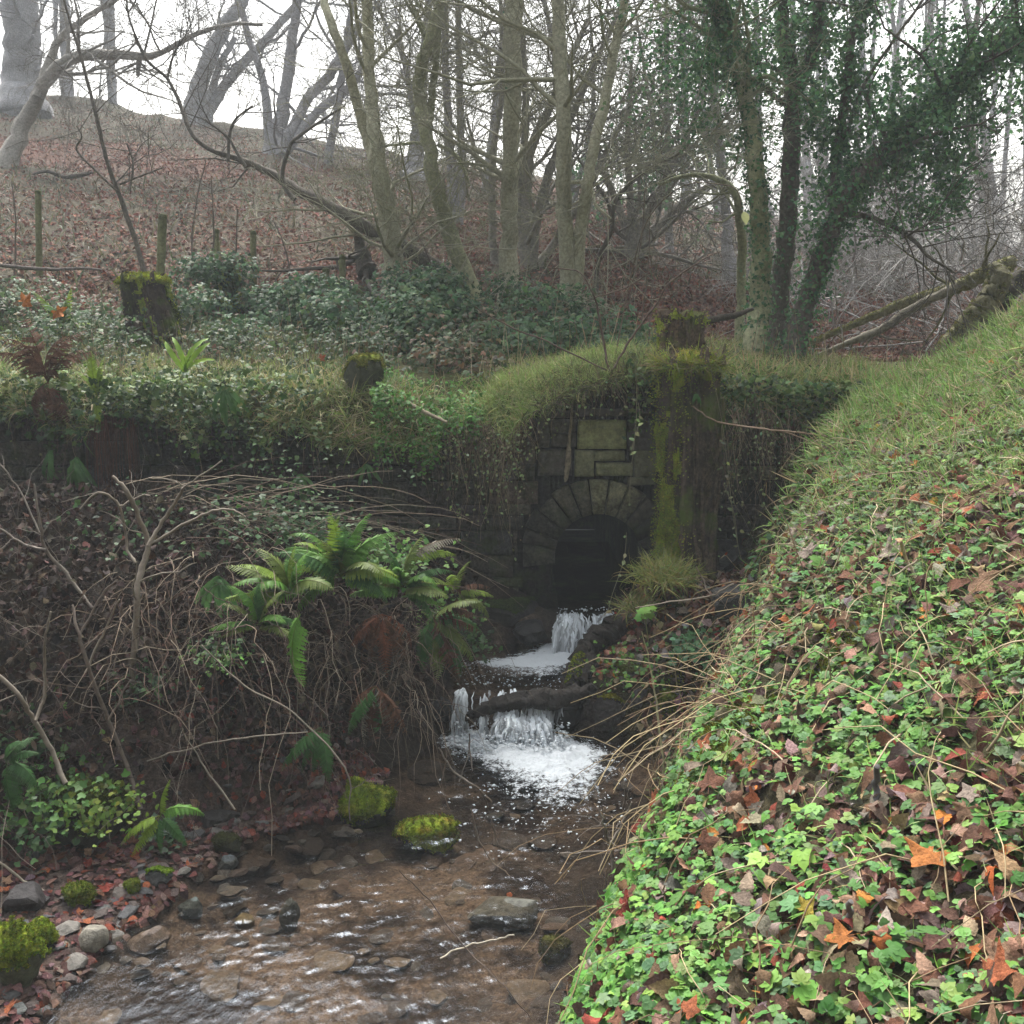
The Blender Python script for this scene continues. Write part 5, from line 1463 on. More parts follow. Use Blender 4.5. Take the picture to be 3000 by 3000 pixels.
# lush pale tufts over the arch hump, hanging forward
for k, bl in enumerate(BLADES[1:]):
    n = 2300
    x = np.r_[rng.normal(.05, .22, n // 2), rng.normal(.75, .33, n - n // 2)]; y = 8.17 + np.abs(rng.normal(0, .35, n)); P = np.c_[x, y, upper_sheet(x, y)]
    s = rng.uniform(.08, .20, n)
    edge = sstep(8.5, 8.2, y)[:, None]
    tg.stamp(bl[0], bl[1], P, frames(np.array([0, 0, .7]) + edge * np.array([0, -1.0, -.1]) + rng.normal(size=(n, 3)) * .4), np.c_[s * .7, s, s], pick([(.24, .33, .09), (.30, .35, .12), (.38, .35, .16), (.18, .27, .07)], [4, 3, 2, 2], n, .2, .08))
for k, bl in enumerate(BLADES[1:]):                  # dry grass combed down over the lip above the arch
    n = 1500
    x = rng.uniform(.2, 1.2, n); y = 8.15 + np.abs(rng.normal(0, .13, n)); P = np.c_[x, y, upper_sheet(x, y)]
    s = rng.uniform(.07, .19, n)
    tg.stamp(bl[0], bl[1], P, frames(np.array([0, -.75, .35]) + rng.normal(size=(n, 3)) * .45), np.c_[s * .7, s, s], pick([(.10, .13, .04), (.16, .13, .07), (.07, .055, .035), (.20, .25, .07)], [3, 2, 3, 2], n, .25, .08))
for k, bl in enumerate(BLADES[1:]):                  # and round the rim of the tall stump
    n = 260
    a = rng.uniform(0, 6.283, n); c_ = at(2013, 1060, 8.0); rr_ = .17 + .09 * rng.random(n)
    P = c_ + np.c_[rr_ * np.cos(a), rr_ * np.sin(a) * .8, rng.normal(size=n) * .02 - .02]
    s = rng.uniform(.06, .24, n)
    tg.stamp(bl[0], bl[1], P, frames(np.c_[np.cos(a) * .8, np.sin(a) * .8, .1 + 0 * a] + rng.normal(size=(n, 3)) * .4), np.c_[s * .6, s, s], pick([(.22, .26, .05), (.15, .2, .05), (.26, .2, .1)], [3, 2, 2], n, .25, .08))
# the tufted corner right of the stump
for k, bl in enumerate(BLADES[1:]):
    n = 1800
    x = rng.uniform(1.65, 3.3, n); y = 8.18 + np.abs(rng.normal(0, .32, n)); P = np.c_[x, y, upper_sheet(x, y)]
    s = rng.uniform(.10, .27, n)
    edge = sstep(8.5, 8.2, y)[:, None]
    tg.stamp(bl[0], bl[1], P, frames(np.array([0, 0, .7]) + edge * np.array([-.15, -1.0, -.2]) + rng.normal(size=(n, 3)) * .45), np.c_[s * .7, s, s], pick([(.20, .28, .08), (.26, .28, .11), (.40, .31, .16), (.14, .24, .06)], [3, 3, 3, 2], n, .2, .08))
stuff(tg, "turf", M_grass, "tufted green and straw grass growing along the top of the wall", "grass")

# upright bleached stems of last summer on the verge
us = MB()
for k in range(330):
    x = rng.uniform(-4.6, 1.1) if k < 270 else rng.uniform(1.6, 3.4); y = rng.uniform(8.5, 10.6)
    z = float(upper(np.array(x), np.array(y))); h = abs(rng.normal(.2, .1)) + .06
    d = np.array([rng.normal() * .22, rng.normal() * .2, 1.0])
    q = np.array([[x, y, z] + d * h * t + [rng.normal() * .004, 0, 0] for t in np.linspace(0, 1, 4)])
    tube(us, q, np.linspace(.0034, .002, 4), 4, np.array(((.38, .31, .20), (.26, .20, .12), (.16, .11, .07))[rng.integers(3)]) * rng.uniform(.7, 1.1), cap=False)
stuff(us, "dead_stems", M_twig, "short bleached upright dead stems standing in the verge", "dead stems")

# leafy creeping plants on the lip of the wall
cr = MB()
CR = [(.04, .085, .025), (.06, .115, .03), (.03, .06, .02), (.10, .15, .04)]
def lipleaves(T_, n, x0, x1, ymax, drop, size, cols, wts, tilt=(0, -.7, .7)):
    x = rng.uniform(x0, x1, n); y = 8.16 + (ymax - 8.16) * rng.random(n) ** 1.5
    z = upper_sheet(x, np.maximum(y, 8.16))
    clump = fbm(x * 1.9, x * 0 + drop * 7, 107); gate = fbm(x * 3.3 + 9, y * 3.3 + drop * 5, 108)
    over = rng.random(n) < .42
    dz = np.where(over, rng.random(n) ** 1.7 * drop * np.clip(2.6 * (clump - .28), .05, 2), -.10 * rng.random(n) ** 2)
    P = np.c_[x, np.where(over, 8.17 - .16 * rng.random(n) * np.clip(1.2 - dz / (drop + .01), .1, 1) + .3 * np.clip(dz - .1, 0, .4), y), z - dz]
    kp = rng.random(n) < np.clip(.15 + 1.4 * sstep(.38, .6, gate), 0, 1); P = P[kp]; n = len(P)
    cr.stamp(T_[0], T_[1], P, frames(np.array(tilt) + rng.normal(size=(n, 3)) * .5), rng.uniform(*size, n), pick(cols, wts, n, .22, .08))
lipleaves(IVY, 5500, -4.7, -1.45, 8.8, .42, (.018, .045), CR, [3, 3, 3, 1])
lipleaves(FIVE, 1700, -4.7, -1.45, 9.1, .25, (.04, .08), CR, [2, 3, 2, 3])
lipleaves(TRI, 2600, -4.7, -1.45, 9.3, .1, (.03, .06), [(.12, .18, .05), (.09, .15, .04), (.16, .2, .06)], [1, 1, 1], (0, -.3, .9))
lipleaves(ROUND3, 5500, -1.1, -.22, 8.9, .26, (.022, .042), [(.08, .20, .035), (.11, .25, .05), (.06, .15, .03)], [2, 2, 1], (0, -.5, .8))
lipleaves(TRI, 3800, 1.62, 3.0, 8.9, .85, (.025, .055), CR, [2, 3, 1, 3])
lipleaves(IVY, 1500, 1.62, 2.6, 8.6, 1.2, (.02, .045), [(.03, .05, .02), (.05, .04, .03), (.02, .03, .015)], [2, 2, 2])
lipleaves(OVATE, 500, .9, 1.2, 8.5, .55, (.03, .06), CR, [2, 3, 1, 2])
stuff(cr, "creeping_plants", M_leaf, "small leaved green creepers spilling over the lip of the wall", "ground cover")

# dangling roots, dead grass and creeper strings
dg = MB(); dl_ = MB()
def dangle(n, x0, x1, y0, ztop, L, cols, leafy=0.0, sway=.06, r=(.0012, .0032)):
    for _ in range(n):
        x = rng.uniform(x0, x1); l = L * rng.uniform(.25, 1.0); y = y0 + rng.normal() * .03
        z = (ztop if ztop else float(upper_sheet(np.array(x), np.array(8.18)))) + rng.normal() * .03
        m = 7; q = [np.array([x, y, z])]; d = np.array([rng.normal() * .3, -.5, -.3])
        for k in range(m):
            d = unit(d * .55 + np.array([rng.normal() * sway * 3, rng.normal() * .08 + .05, -1]) * .5); q.append(q[-1] + d * l / m)
        q = np.array(q); q[:, 1] = np.minimum(q[:, 1], 8.36)
        tube(dg, q, np.linspace(rng.uniform(*r), .0008, m + 1), 3, np.array(cols[rng.integers(len(cols))]) * rng.uniform(.6, 1.1), cap=False)
        if leafy:
            for k in range(1, m + 1):
                if rng.random() < leafy:
                    dl_.stamp(OVATE[0], OVATE[1], q[k][None] + rng.normal(size=(1, 3)) * .01, frames(np.array([[rng.normal() * .5, -1, .6]])), rng.uniform(.015, .035, 1), vary((.16, .19, .09), 1))
STR = [(.22, .17, .11), (.13, .09, .06), (.30, .24, .16), (.08, .055, .04)]
dangle(150, -.50, .12, 8.14, 0, .95, STR, .25, .16)
dangle(120, -.55, .15, 8.10, 0, .5, STR, .35, .30)
dangle(110, -4.7, -.5, 8.16, 0, .45, STR, .15, .1)
dangle(110, .1, 1.15, 8.14, 0, .35, STR, .2, .25)
dangle(150, -3.35, -3.0, 8.15, 0, 1.0, [(.10, .045, .028), (.07, .032, .022), (.13, .06, .04)], 0, .02)
dangle(260, 1.6, 2.9, 8.15, 0, .9, STR, .3, .2)
dangle(60, 1.55, 2.2, 8.0, 0, 1.4, STR, .3, .2)
for (u0, v0, u1, v1, Y) in [(1860, 1060, 1852, 1480, 7.75), (2075, 1050, 2170, 1600, 7.75), (1870, 1180, 1858, 1330, 7.8), (1835, 1560, 1790, 1790, 7.75), (2120, 1420, 2180, 1640, 7.8)]:
    S = np.array([at(u0 + (u1 - u0) * t + 8 * math.sin(5 * t), v0 + (v1 - v0) * t, Y) for t in np.linspace(0, 1, 12)])
    tube(dg, S, .0028, 4, (.17, .16, .10), cap=False)
    for k in range(1, 12):
        if rng.random() < .55: dl_.stamp(OVATE[0], OVATE[1], S[k][None] + rng.normal(size=(1, 3)) * .01, frames(np.array([[rng.normal() * .5, -.8, .8]])), rng.uniform(.03, .055, 1), vary((.17, .20, .10), 1))
dg.V += dl_.V; dg.C += dl_.C
for q in dl_.Q: dg.Q.append(q + dg.n)
dg.n += dl_.n
stuff(dg, "hanging_creepers", M_twig, "dangling dead grass, roots and leafy strings over the wall face", "creepers")

# ---------------------------------------------------------------- brambles between the verge and the slope
bb = MB()
BC = [(.045, .105, .042), (.065, .135, .055), (.10, .16, .06), (.03, .065, .03), (.10, .08, .04)]
def bramble(u0, u1, v0, v1, Y, n, hgt, cols=BC, wts=(3, 3, 2, 2, .7), size=(.03, .068)):
    a, b = at(u0, v1, Y), at(u1, v1, Y)
    k = max(10, int(abs(b[0] - a[0]) * 11))
    cx = rng.uniform(a[0], b[0], k); cyy = Y + rng.normal(size=k) * .55; cz = upper(cx, cyy) + hgt * rng.uniform(.0, 1.15, k) ** 1.3
    q = rng.integers(0, k, n)
    dd = unit(rng.normal(size=(n, 3))) * np.array([.36, .36, .20]) * (rng.random((n, 1)) ** .4)
    P = np.c_[cx, cyy, cz][q] + dd
    P[:, 2] = np.maximum(P[:, 2], upper(P[:, 0], P[:, 1]) + .02)
    bb.stamp(BRAM[0], BRAM[1], P, frames(dd * 1.4 + np.array([0, -.25, .6]) + rng.normal(size=(n, 3)) * .35), rng.uniform(*size, n), pick(cols, wts, n, .22, .08))
bramble(820, 1750, 930, 1010, 10.9, 11000, .42)
bramble(560, 1050, 820, 930, 11.6, 7500, .45)
bramble(1000, 1300, 860, 930, 11.9, 3200, .4)
bramble(0, 1500, 960, 1050, 9.9, 5500, .2, [(.05, .09, .03), (.08, .12, .04), (.12, .09, .05), (.035, .06, .025)], (3, 2, 1, 3), (.025, .055))
bramble(1450, 1900, 950, 1020, 10.3, 2200, .25)
bramble(-600, 560, 880, 960, 11.2, 4400, .28, [(.06, .10, .045), (.09, .14, .06), (.10, .08, .045)], (2, 2, 1))
bramble(1050, 1500, 1000, 1060, 10.0, 1100, .2, [(.12, .09, .05), (.16, .10, .05), (.06, .09, .04)], (2, 1, 2))
stuff(bb, "brambles", M_leaf, "blue green bramble thicket growing between the verge and the tree row", "brambles")

# ---------------------------------------------------------------- the wooded slope: fallen leaves, twigs, scrub
hl = MB()
for k in range(5):
    n = 26000
    y = 11.8 + 24 * rng.random(n) ** 1.6; x = rng.uniform(-1, 1, n) * (y * .62)
    P = np.c_[x, y, upper(x, y) + .02]
    red = fbm(x * .22 + 5, y * .22, 55) + .012 * (y - 20)
    kk = rng.random(n) < 1.15 - .7 * sstep(.40, .62, red); P = P[kk]
    hl.stamp(CURL[k][0], CURL[k][1], P, frames(np.array([0, -.35, 1.0]) + rng.normal(size=P.shape) * .45), rng.uniform(.035, .085, len(P)), pick([(.15, .062, .045), (.19, .105, .075), (.10, .05, .04), (.22, .15, .115), (.17, .055, .03)], [4, 3, 3, 2, 1], len(P), .2, .08))
stuff(hl, "slope_leaves", M_dry, "reddish brown fallen leaves blanketing the wooded slope", "leaf litter")
hg = MB()
for k, bl in enumerate(BLADES[1:4]):
    n = 9000
    y = 12 + 26 * rng.random(n) ** 1.3; x = rng.uniform(-1, 1, n) * (y * .6)
    m_ = sstep(.42, .6, fbm(x * .22 + 5, y * .22, 55) + .012 * (y - 20)); kk = rng.random(n) < .08 + .5 * m_
    P = np.c_[x, y, upper(x, y)][kk]; s = rng.uniform(.12, .34, len(P))
    hg.stamp(bl[0], bl[1], P, frames(np.array([0, 0, 1.0]) + rng.normal(size=P.shape) * .5), np.c_[s * 1.3, s, s], pick([(.085, .09, .05), (.12, .10, .065), (.06, .07, .035)], [2, 2, 1], len(P), .2, .08))
stuff(hg, "slope_grass", M_grass, "thin wintry grass on the upper wooded slope", "grass")
# ---------------------------------------------------------------- the dark tangle on the left bank
ul = MB(); ut = MB()
lb = lambda x, y: sstep(.0, .25, XL(y) - x - np.interp(y, [0, 4.5, 5, 5.5, 5.8, 6], [1.0, 1.0, .9, .5, .12, .05])) * (y < 8.3)
UC = [(.036, .024, .018), (.058, .04, .032), (.022, .016, .013), (.085, .062, .05), (.05, .026, .018)]
for k in range(5):
    P, Nn = on_lower(5200, uni(-5.2, -.3, 4.7, 8.3), lb)
    h = rng.random((len(P), 1)) ** 1.4 * (.10 + .36 * fbm(P[:, 0] * 1.3, P[:, 1] * 1.3, 111)[:, None])
    P = P + np.array([0, -.25, 1.0]) * h
    ul.stamp(CURL[k][0], CURL[k][1], P, frames_y(np.array([0, -.2, -.6]) + rng.normal(size=P.shape) * .6), rng.uniform(.03, .075, len(P)), pick(UC, [4, 2, 4, 1, 1], len(P), .3, .1))
stuff(ul, "undergrowth", M_dry, "dark mass of withered brown leaves covering the left bank", "undergrowth")

def arc(mb, p, d, L, sag, r, col, n=8, wob=.02):
    q = np.array([p + d * L * t + np.array([0, 0, -1.0]) * sag * t * t for t in np.linspace(0, 1, n)])
    q[1:] += np.cumsum(rng.normal(size=(n - 1, 3)) * L * wob, 0)
    tube(mb, q, np.linspace(r, r * .45, n), 4, col, cap=False)
    return q
TWC = [(.07, .052, .042), (.11, .085, .07), (.045, .034, .028), (.20, .165, .13), (.08, .048, .038)]
P, Nn = on_lower(5200, uni(-5.0, -.4, 4.8, 8.2), lb)
for p, nn in zip(P, Nn):
    d = unit(nn * rng.uniform(.2, 1) + np.array([0, -.35, 0]) + rng.normal(size=3) * .7)
    L_ = rng.uniform(.25, .85)
    arc(ut, p, d, L_, L_ * rng.uniform(.1, .7), rng.uniform(.001, .0032), np.array(TWC[rng.integers(5)]) * rng.uniform(.5, 1.1))
stuff(ut, "tangled_twigs", M_twig, "tangle of thin bare twigs over the left bank", "twigs")

br_ = MB()
for k in range(300):                                 # old bracken and grass stalks pouring down to the water
    x = rng.uniform(-2.4, -.5); y = np.interp(x, [-2.4, -1.75, -.55], [5.6, 6.0, 6.9]) + rng.uniform(-.2, .6)
    z = float(lower(np.array(x), np.array(y))) + rng.uniform(.15, .5)
    d = unit(np.array([rng.normal() * .55 + .15, -.8, rng.uniform(-.1, .9)]))
    L_ = rng.uniform(.35, .95)
    arc(br_, np.array([x, y, z]), d, L_, L_ * rng.uniform(.5, 1.0), rng.uniform(.0015, .004), np.array(((.20, .15, .11), (.11, .08, .055), (.28, .23, .17), (.09, .055, .04))[rng.integers(4)]) * rng.uniform(.4, 1.1), 9, .03)
for k in range(70):                                  # long arching bramble canes in front of the wall
    x = rng.uniform(-2.9, -1.2); y = rng.uniform(7.0, 7.9)
    z = float(lower(np.array(x), np.array(y))) + rng.uniform(.1, .4)
    d = unit(np.array([rng.uniform(.5, 1.0), -.15 + rng.normal() * .2, rng.uniform(.05, .5)]))
    L_ = rng.uniform(.8, 1.7)
    arc(br_, np.array([x, y, z]), d, L_, L_ * rng.uniform(.2, .5), rng.uniform(.002, .004), np.array(((.20, .15, .11), (.28, .23, .17), (.12, .08, .06))[rng.integers(3)]) * rng.uniform(.6, 1.1), 12, .008)
stuff(br_, "dead_bracken", M_twig, "straw coloured dead bracken stalks pouring down from the left bank to the stream", "dead bracken")

lg = MB()
def greens(u, v, Y, n, sg, T_, size, cols):
    c = at(u, v, Y); P = c + rng.normal(size=(n, 3)) * np.array([sg, sg, sg * .5])
    zz = lower(P[:, 0], P[:, 1]); P[:, 2] = np.maximum(P[:, 2], zz + .03)
    lg.stamp(T_[0], T_[1], P, frames(np.array([0, -.5, .8]) + rng.normal(size=(n, 3)) * .45), rng.uniform(*size, n), pick(cols, np.ones(len(cols)), n, .22, .08))
DK = [(.045, .09, .03), (.06, .12, .04), (.035, .07, .03)]
LT = [(.09, .19, .04), (.12, .22, .045), (.07, .15, .04)]
for a in [(780, 1530, 7.2, 500, .28, TRI, (.02, .05), DK), (640, 1900, 5.9, 160, .09, ROUND3, (.02, .04), DK), (430, 2010, 5.7, 130, .09, ROUND3, (.025, .045), DK), (650, 1930, 5.8, 120, .08, ROUND3, (.02, .035), LT),
          (1340, 1880, 7.4, 420, .12, ROUND3, (.02, .045), DK), (1300, 1800, 7.4, 260, .12, TRI, (.02, .05), LT), (1150, 1640, 6.9, 350, .16, TRI, (.02, .05), LT), (190, 2330, 5.15, 320, .15, IVY, (.025, .055), LT),
          (90, 2420, 5.0, 160, .13, IVY, (.025, .05), DK), (300, 2370, 5.1, 220, .10, TRI, (.02, .04), [(.16, .22, .03), (.11, .19, .03)]), (480, 2440, 5.2, 90, .06, IVY, (.025, .05), [(.06, .10, .06), (.045, .08, .045)]), (50, 2190, 5.3, 150, .1, TRI, (.03, .05), DK),
          (900, 1540, 7.3, 300, .2, IVY, (.02, .05), DK), (1250, 1370, 8.15, 60, .2, OVATE, (.03, .05), DK), (820, 1330, 8.1, 200, .3, IVY, (.02, .045), DK), (350, 1560, 6.9, 160, .3, TRI, (.02, .05), DK), (1850, 1960, 7.1, 200, .14, TRI, (.02, .04), LT), (2030, 1900, 7.0, 260, .10, TRI, (.025, .045), [(.06, .14, .06), (.08, .17, .07)])]:
    greens(*a)
stuff(lg, "small_green_plants", M_leaf, "little green plants dotted through the dark left bank and around the falls", "ground cover")

# ---------------------------------------------------------------- ferns
def frond_mesh(name, npair, wid, arch, col, m, seed, droopy=.35, tipc=1.0, rag=0.0):
    r = np.random.default_rng(seed)
    mb = MB()
    s = np.linspace(0, 1, 24)
    an = arch * s ** 1.2
    st = 1 / 23
    rp = np.zeros((24, 3))
    for k in range(1, 24):
        rp[k] = rp[k - 1] + st * np.array([0.02 * math.sin(k * .5 + seed), math.cos(an[k] - .35), -math.sin(an[k] - .35)])
    tube(mb, rp, np.linspace(.008, .002, 24), 3, np.array(col) * np.array([.9, .7, .6]), cap=False)
    ns = 9
    for i in range(npair):
        t = .13 + .86 * (i / (npair - 1)) ** 1.0
        p = np.array([np.interp(t, s, rp[:, c]) for c in range(3)])
        k = min(int(t * 23), 22); T = unit(rp[k + 1] - rp[k]); U = unit(np.cross([1, 0, 0], T))
        L_ = wid * (math.sin(math.pi * min(1, (t * .88 + .1)) ** .75) ** .8) + .015
        for sd_ in (-1, 1):
            if rag and r.random() < rag: continue
            l = L_ * r.uniform(.85, 1.08)
            D = unit(np.array([sd_, 0, 0]) + T * (.28 + .5 * t) - U * droopy * r.uniform(.4, 1.2))
            side = unit(np.cross(D, U))
            q = np.linspace(0, 1, ns)
            w_ = .125 * l * (1 - q) ** .6 * (1 + .45 * np.where(np.arange(ns) % 2 == 0, 1, -1)) + .002
            C = p + D * (l * q)[:, None] - U * (droopy * .25 * l * q ** 2)[:, None]
            V = np.concatenate([C, C + side * w_[:, None] - U * .02 * l, C - side * w_[:, None] - U * .02 * l])
            f = [[a, a + 1, ns + a + 1, ns + a] for a in range(ns - 1)] + [[a + 1, a, 2 * ns + a, 2 * ns + a + 1] for a in range(ns - 1)]
            mb.add(V, f, np.clip(np.array(col) * r.uniform(.75, 1.2) * (1 + (tipc - 1) * t), 0, 1))
    o = mb.build(name, m)
    me = o.data
    bpy.data.objects.remove(o)
    return me
FR = {
    'fresh': [frond_mesh("frond", 30, .17, a, (.10, .23, .035), M_leaf, k, .6) for k, a in enumerate((.9, 1.4, 1.9))],
    'lime': [frond_mesh("frond", 28, .17, a, (.17, .26, .03), M_leaf, 5 + k, .6) for k, a in enumerate((.6, 1.2))],
    'deep': [frond_mesh("frond", 28, .17, a, (.05, .13, .035), M_leaf, 9 + k, .6) for k, a in enumerate((.9, 1.6))],
    'dead': [frond_mesh("frond", 22, .17, a, (.10, .05, .03), M_dry, 12 + k, .8, rag=.3) for k, a in enumerate((1.2, 2.0))],
    'rust': [frond_mesh("frond", 20, .15, a, (.13, .05, .028), M_dry, 15 + k, .7, rag=.2) for k, a in enumerate((1.0, 1.7))],
    'frost': [frond_mesh("frond", 22, .16, a, (.30, .27, .22), M_dry, 17 + k, .7, rag=.1) for k, a in enumerate((.9, 1.5))],
    'olive': [frond_mesh("frond", 22, .2, a, (.11, .15, .03), M_leaf, 21 + k) for k, a in enumerate((.9, 1.5))],
    'mist': [frond_mesh("frond", 22, .2, a, (.09, .17, .07), M_leaf, 24 + k) for k, a in enumerate((.9, 1.5))],
}
def fern(label, u, v, Y, fronds, name="fern", group=None):
    """fronds: list of (kind, aim u, aim v, px length, towards the viewer)"""
    p = at(u, v, Y)
    t = thing(name, label, "fern", p, group)
    for (kd, au, av, px, tow) in fronds:
        ln = wpx(px, u, v, Y) * .86
        a = at(au, av, Y) - p
        D = unit(a / (np.linalg.norm(a) + 1e-6) + np.array([0, -tow, 0]))
        side = unit(np.cross(D, np.array([0, -.35, 1.0]) + rng.normal(size=3) * .15))
        Zv = np.cross(side, D)
        me = FR[kd][rng.integers(len(FR[kd]))]
        o = bpy.data.objects.new("frond", me); COL.objects.link(o); o.parent = t
        from mathutils import Matrix
        R = np.stack([side, D, Zv], -1) * ln * 1.08
        o.matrix_local = Matrix([[*R[0], 0], [*R[1], 0], [*R[2], 0], [0, 0, 0, 1]])
    return t
def fan(kinds, u, v, n, px, a0=-160, a1=-20, tow=(.0, .7)):
    out = []
    for k in range(n):
        a = math.radians(a0 + (a1 - a0) * (k + .5 + .3 * rng.normal()) / n)
        out.append((kinds[k % len(kinds)], u + 100 * math.cos(a), v + 100 * math.sin(a), px * rng.uniform(.75, 1.1), rng.uniform(*tow)))
    return out
fern("large bright green fern crowning the left bank in front of the wall", 1000, 1690, 6.55, fan(['fresh', 'fresh', 'olive', 'lime', 'deep'], 1000, 1690, 17, 235, -205, 20, (.1, .9)))
fern("feathery yellow green fern arching left from the bank top", 850, 1740, 6.3, fan(['lime', 'fresh', 'olive', 'fresh'], 830, 1720, 12, 205, -195, -10, (.1, .9)))
fern("fresh fern at the right end of the left bank before the dark wall foot", 1180, 1730, 6.7, fan(['fresh', 'olive', 'fresh', 'deep'], 1180, 1730, 12, 190, -170, 40, (.1, .9)))
fern("low bushy fern in front of the creeping plants between the two bright ferns", 960, 1640, 6.9, fan(['lime', 'fresh', 'fresh'], 960, 1640, 12, 170, -200, 20, (.2, .9)))
fern("olive fern spreading below the feathery yellow green fern", 760, 1830, 6.1, fan(['olive', 'fresh', 'deep'], 760, 1830, 10, 170, -200, 10, (.2, .9)))
fern("yellowing fern over the left edge of the upper pool", 1330, 1740, 7.2, fan(['lime', 'olive', 'dead'], 1330, 1740, 9, 150, -180, 60, (.2, .9)))
fern("single long green frond hanging down in front of the dark tangle", 880, 1800, 5.75, [('fresh', 845, 2060, 265, .25), ('fresh', 800, 1950, 120, .3)])
fern("frosted pale frond arching right from the ferns towards the wall", 1190, 1640, 6.7, [('frost', 1350, 1560, 190, .1), ('lime', 1340, 1590, 170, .2)])
fern("drooping brown and olive fern beside the upper pool on the left", 1270, 1810, 6.9, fan(['dead', 'olive', 'deep'], 1270, 1810, 9, 220, -60, 120, (.1, .6)))
fern("withered rusty fern hanging below the bright fern", 1120, 1800, 6.4, fan(['rust', 'dead', 'dead'], 1120, 1800, 8, 200, 20, 170, (.1, .6)))
fern("dead brown fern fronds drooping over the left waterline", 1100, 2010, 5.9, fan(['dead', 'dead', 'frost', 'deep'], 1100, 2010, 10, 210, 40, 150, (.0, .5)))
fern("dark green fern half hidden under dead stalks above the mossy stones", 940, 2130, 5.75, fan(['deep', 'dead', 'deep'], 940, 2130, 6, 190, 60, 150, (.0, .5)))
fern("small light green fern on the beach edge beside the two bare shoots", 470, 2390, 5.0, [('fresh', 620, 2290, 170, .3), ('lime', 520, 2260, 150, .2), ('lime', 380, 2420, 150, .5), ('lime', 400, 2500, 150, .3), ('deep', 560, 2460, 130, .3), ('deep', 480, 2500, 120, .4)])
fern("dull green fern in shade at the left edge above the mossy mound", 20, 2230, 5.0, fan(['deep', 'mist', 'deep'], 20, 2230, 7, 190, -80, 90, (.0, .5)))
fern("upright yellow fern on the lip of the wall at far left", 285, 1165, 8.1, [('lime', 270, 1000, 150, .1), ('lime', 330, 1020, 140, .2), ('lime', 240, 1060, 120, .3), ('lime', 300, 1250, 90, .4)])
fern("pale feathery fern on the verge behind the far left wall top", 190, 960, 10.6, fan(['mist', 'mist', 'lime'], 190, 960, 9, 130, -190, 10, (.1, .6)))
fern("brown collapsed bracken plant standing over the far left wall top", 140, 1120, 8.05, fan(['dead', 'dead'], 140, 1180, 9, 230, -112, -66, (.0, .3)) + fan(['dead'], 140, 1100, 8, 170, 50, 130, (.1, .5)))
fern("tiny dark fern sprouting from the shaded side of the tall stump", 2040, 1150, 7.68, fan(['deep'], 2040, 1150, 3, 55, 40, 110, (.2, .5)))

# strap leaved ferns on the wall
def strap_mesh(seed, col):
    r = np.random.default_rng(seed); n = 14; s = np.linspace(0, 1, n)
    an = 1.7 * s ** 1.1 - .2
    c = np.zeros((n, 3))
    for k in range(1, n): c[k] = c[k - 1] + np.array([.0, math.cos(an[k]), -math.sin(an[k])]) / (n - 1)
    w_ = .06 * np.sin(math.pi * np.clip(s * .93 + .07, 0, 1)) ** .55 * (1 + .10 * np.sin(s * 34 + seed)); w_[-1] = .004
    z = .03 * np.sin(s * 30 + r.uniform(0, 6))
    V = np.concatenate([c, c + np.c_[-w_, 0 * s, .03 + z], c + np.c_[w_, 0 * s, .03 - z]])
    f = [[a, a + 1, n + a + 1, n + a] for a in range(n - 1)] + [[a + 1, a, 2 * n + a, 2 * n + a + 1] for a in range(n - 1)]
    mb = MB(); mb.add(V, f, col)
    o = mb.build("strap_leaf", M_leaf); me = o.data; bpy.data.objects.remove(o)
    return me
ST = [strap_mesh(1, (.075, .17, .05)), strap_mesh(2, (.06, .14, .045)), strap_mesh(3, (.09, .19, .06))]
STY = [strap_mesh(4, (.22, .34, .04)), strap_mesh(5, (.18, .30, .04))]
def strap_fern(label, u, v, Y, n, px, a0=40, a1=140, mes=ST):
    p = at(u, v, Y)
    t = thing("strap_fern", label, "fern", p)
    from mathutils import Matrix
    for k in range(n):
        a = math.radians(a0 + (a1 - a0) * (k + .5 + .25 * rng.normal()) / n)
        D = unit(np.array([math.cos(a), -.45, -math.sin(a)]))
        side = unit(np.cross(D, np.array([0, -1, .6]) + rng.normal(size=3) * .15)); Zv = np.cross(side, D)
        R = np.stack([side, D, Zv], -1) * wpx(px, u, v, Y) * rng.uniform(.75, 1.1)
        o = bpy.data.objects.new("strap_leaf", mes[rng.integers(len(mes))]); COL.objects.link(o); o.parent = t
        o.matrix_local = Matrix([[*R[0], 0], [*R[1], 0], [*R[2], 0], [0, 0, 0, 1]])
strap_fern("wavy strap leaved fern hanging from the wall lip above the forked sapling", 660, 1130, 8.05, 6, 150, 30, 130)
strap_fern("pair of broad strap fern leaves on the dark wall at far left", 150, 1320, 8.0, 3, 130, 70, 120)
strap_fern("drooping bunch of strap fern leaves right of the pair at far left", 225, 1340, 8.0, 6, 150, 50, 120)
strap_fern("strap fern with dark leaves left of the big bright fern", 640, 1690, 6.2, 7, 170, 30, 150)
strap_fern("small strap fern low on the wall under the coping stone", 1075, 1360, 8.15, 5, 90, 20, 140)
strap_fern("strap fern on the wall midway between sapling and coping stone", 880, 1390, 8.1, 5, 95, 20, 140)
strap_fern("bright yellow green strap leaves standing up on the wall top", 545, 1090, 8.15, 5, 130, -130, -30, STY)

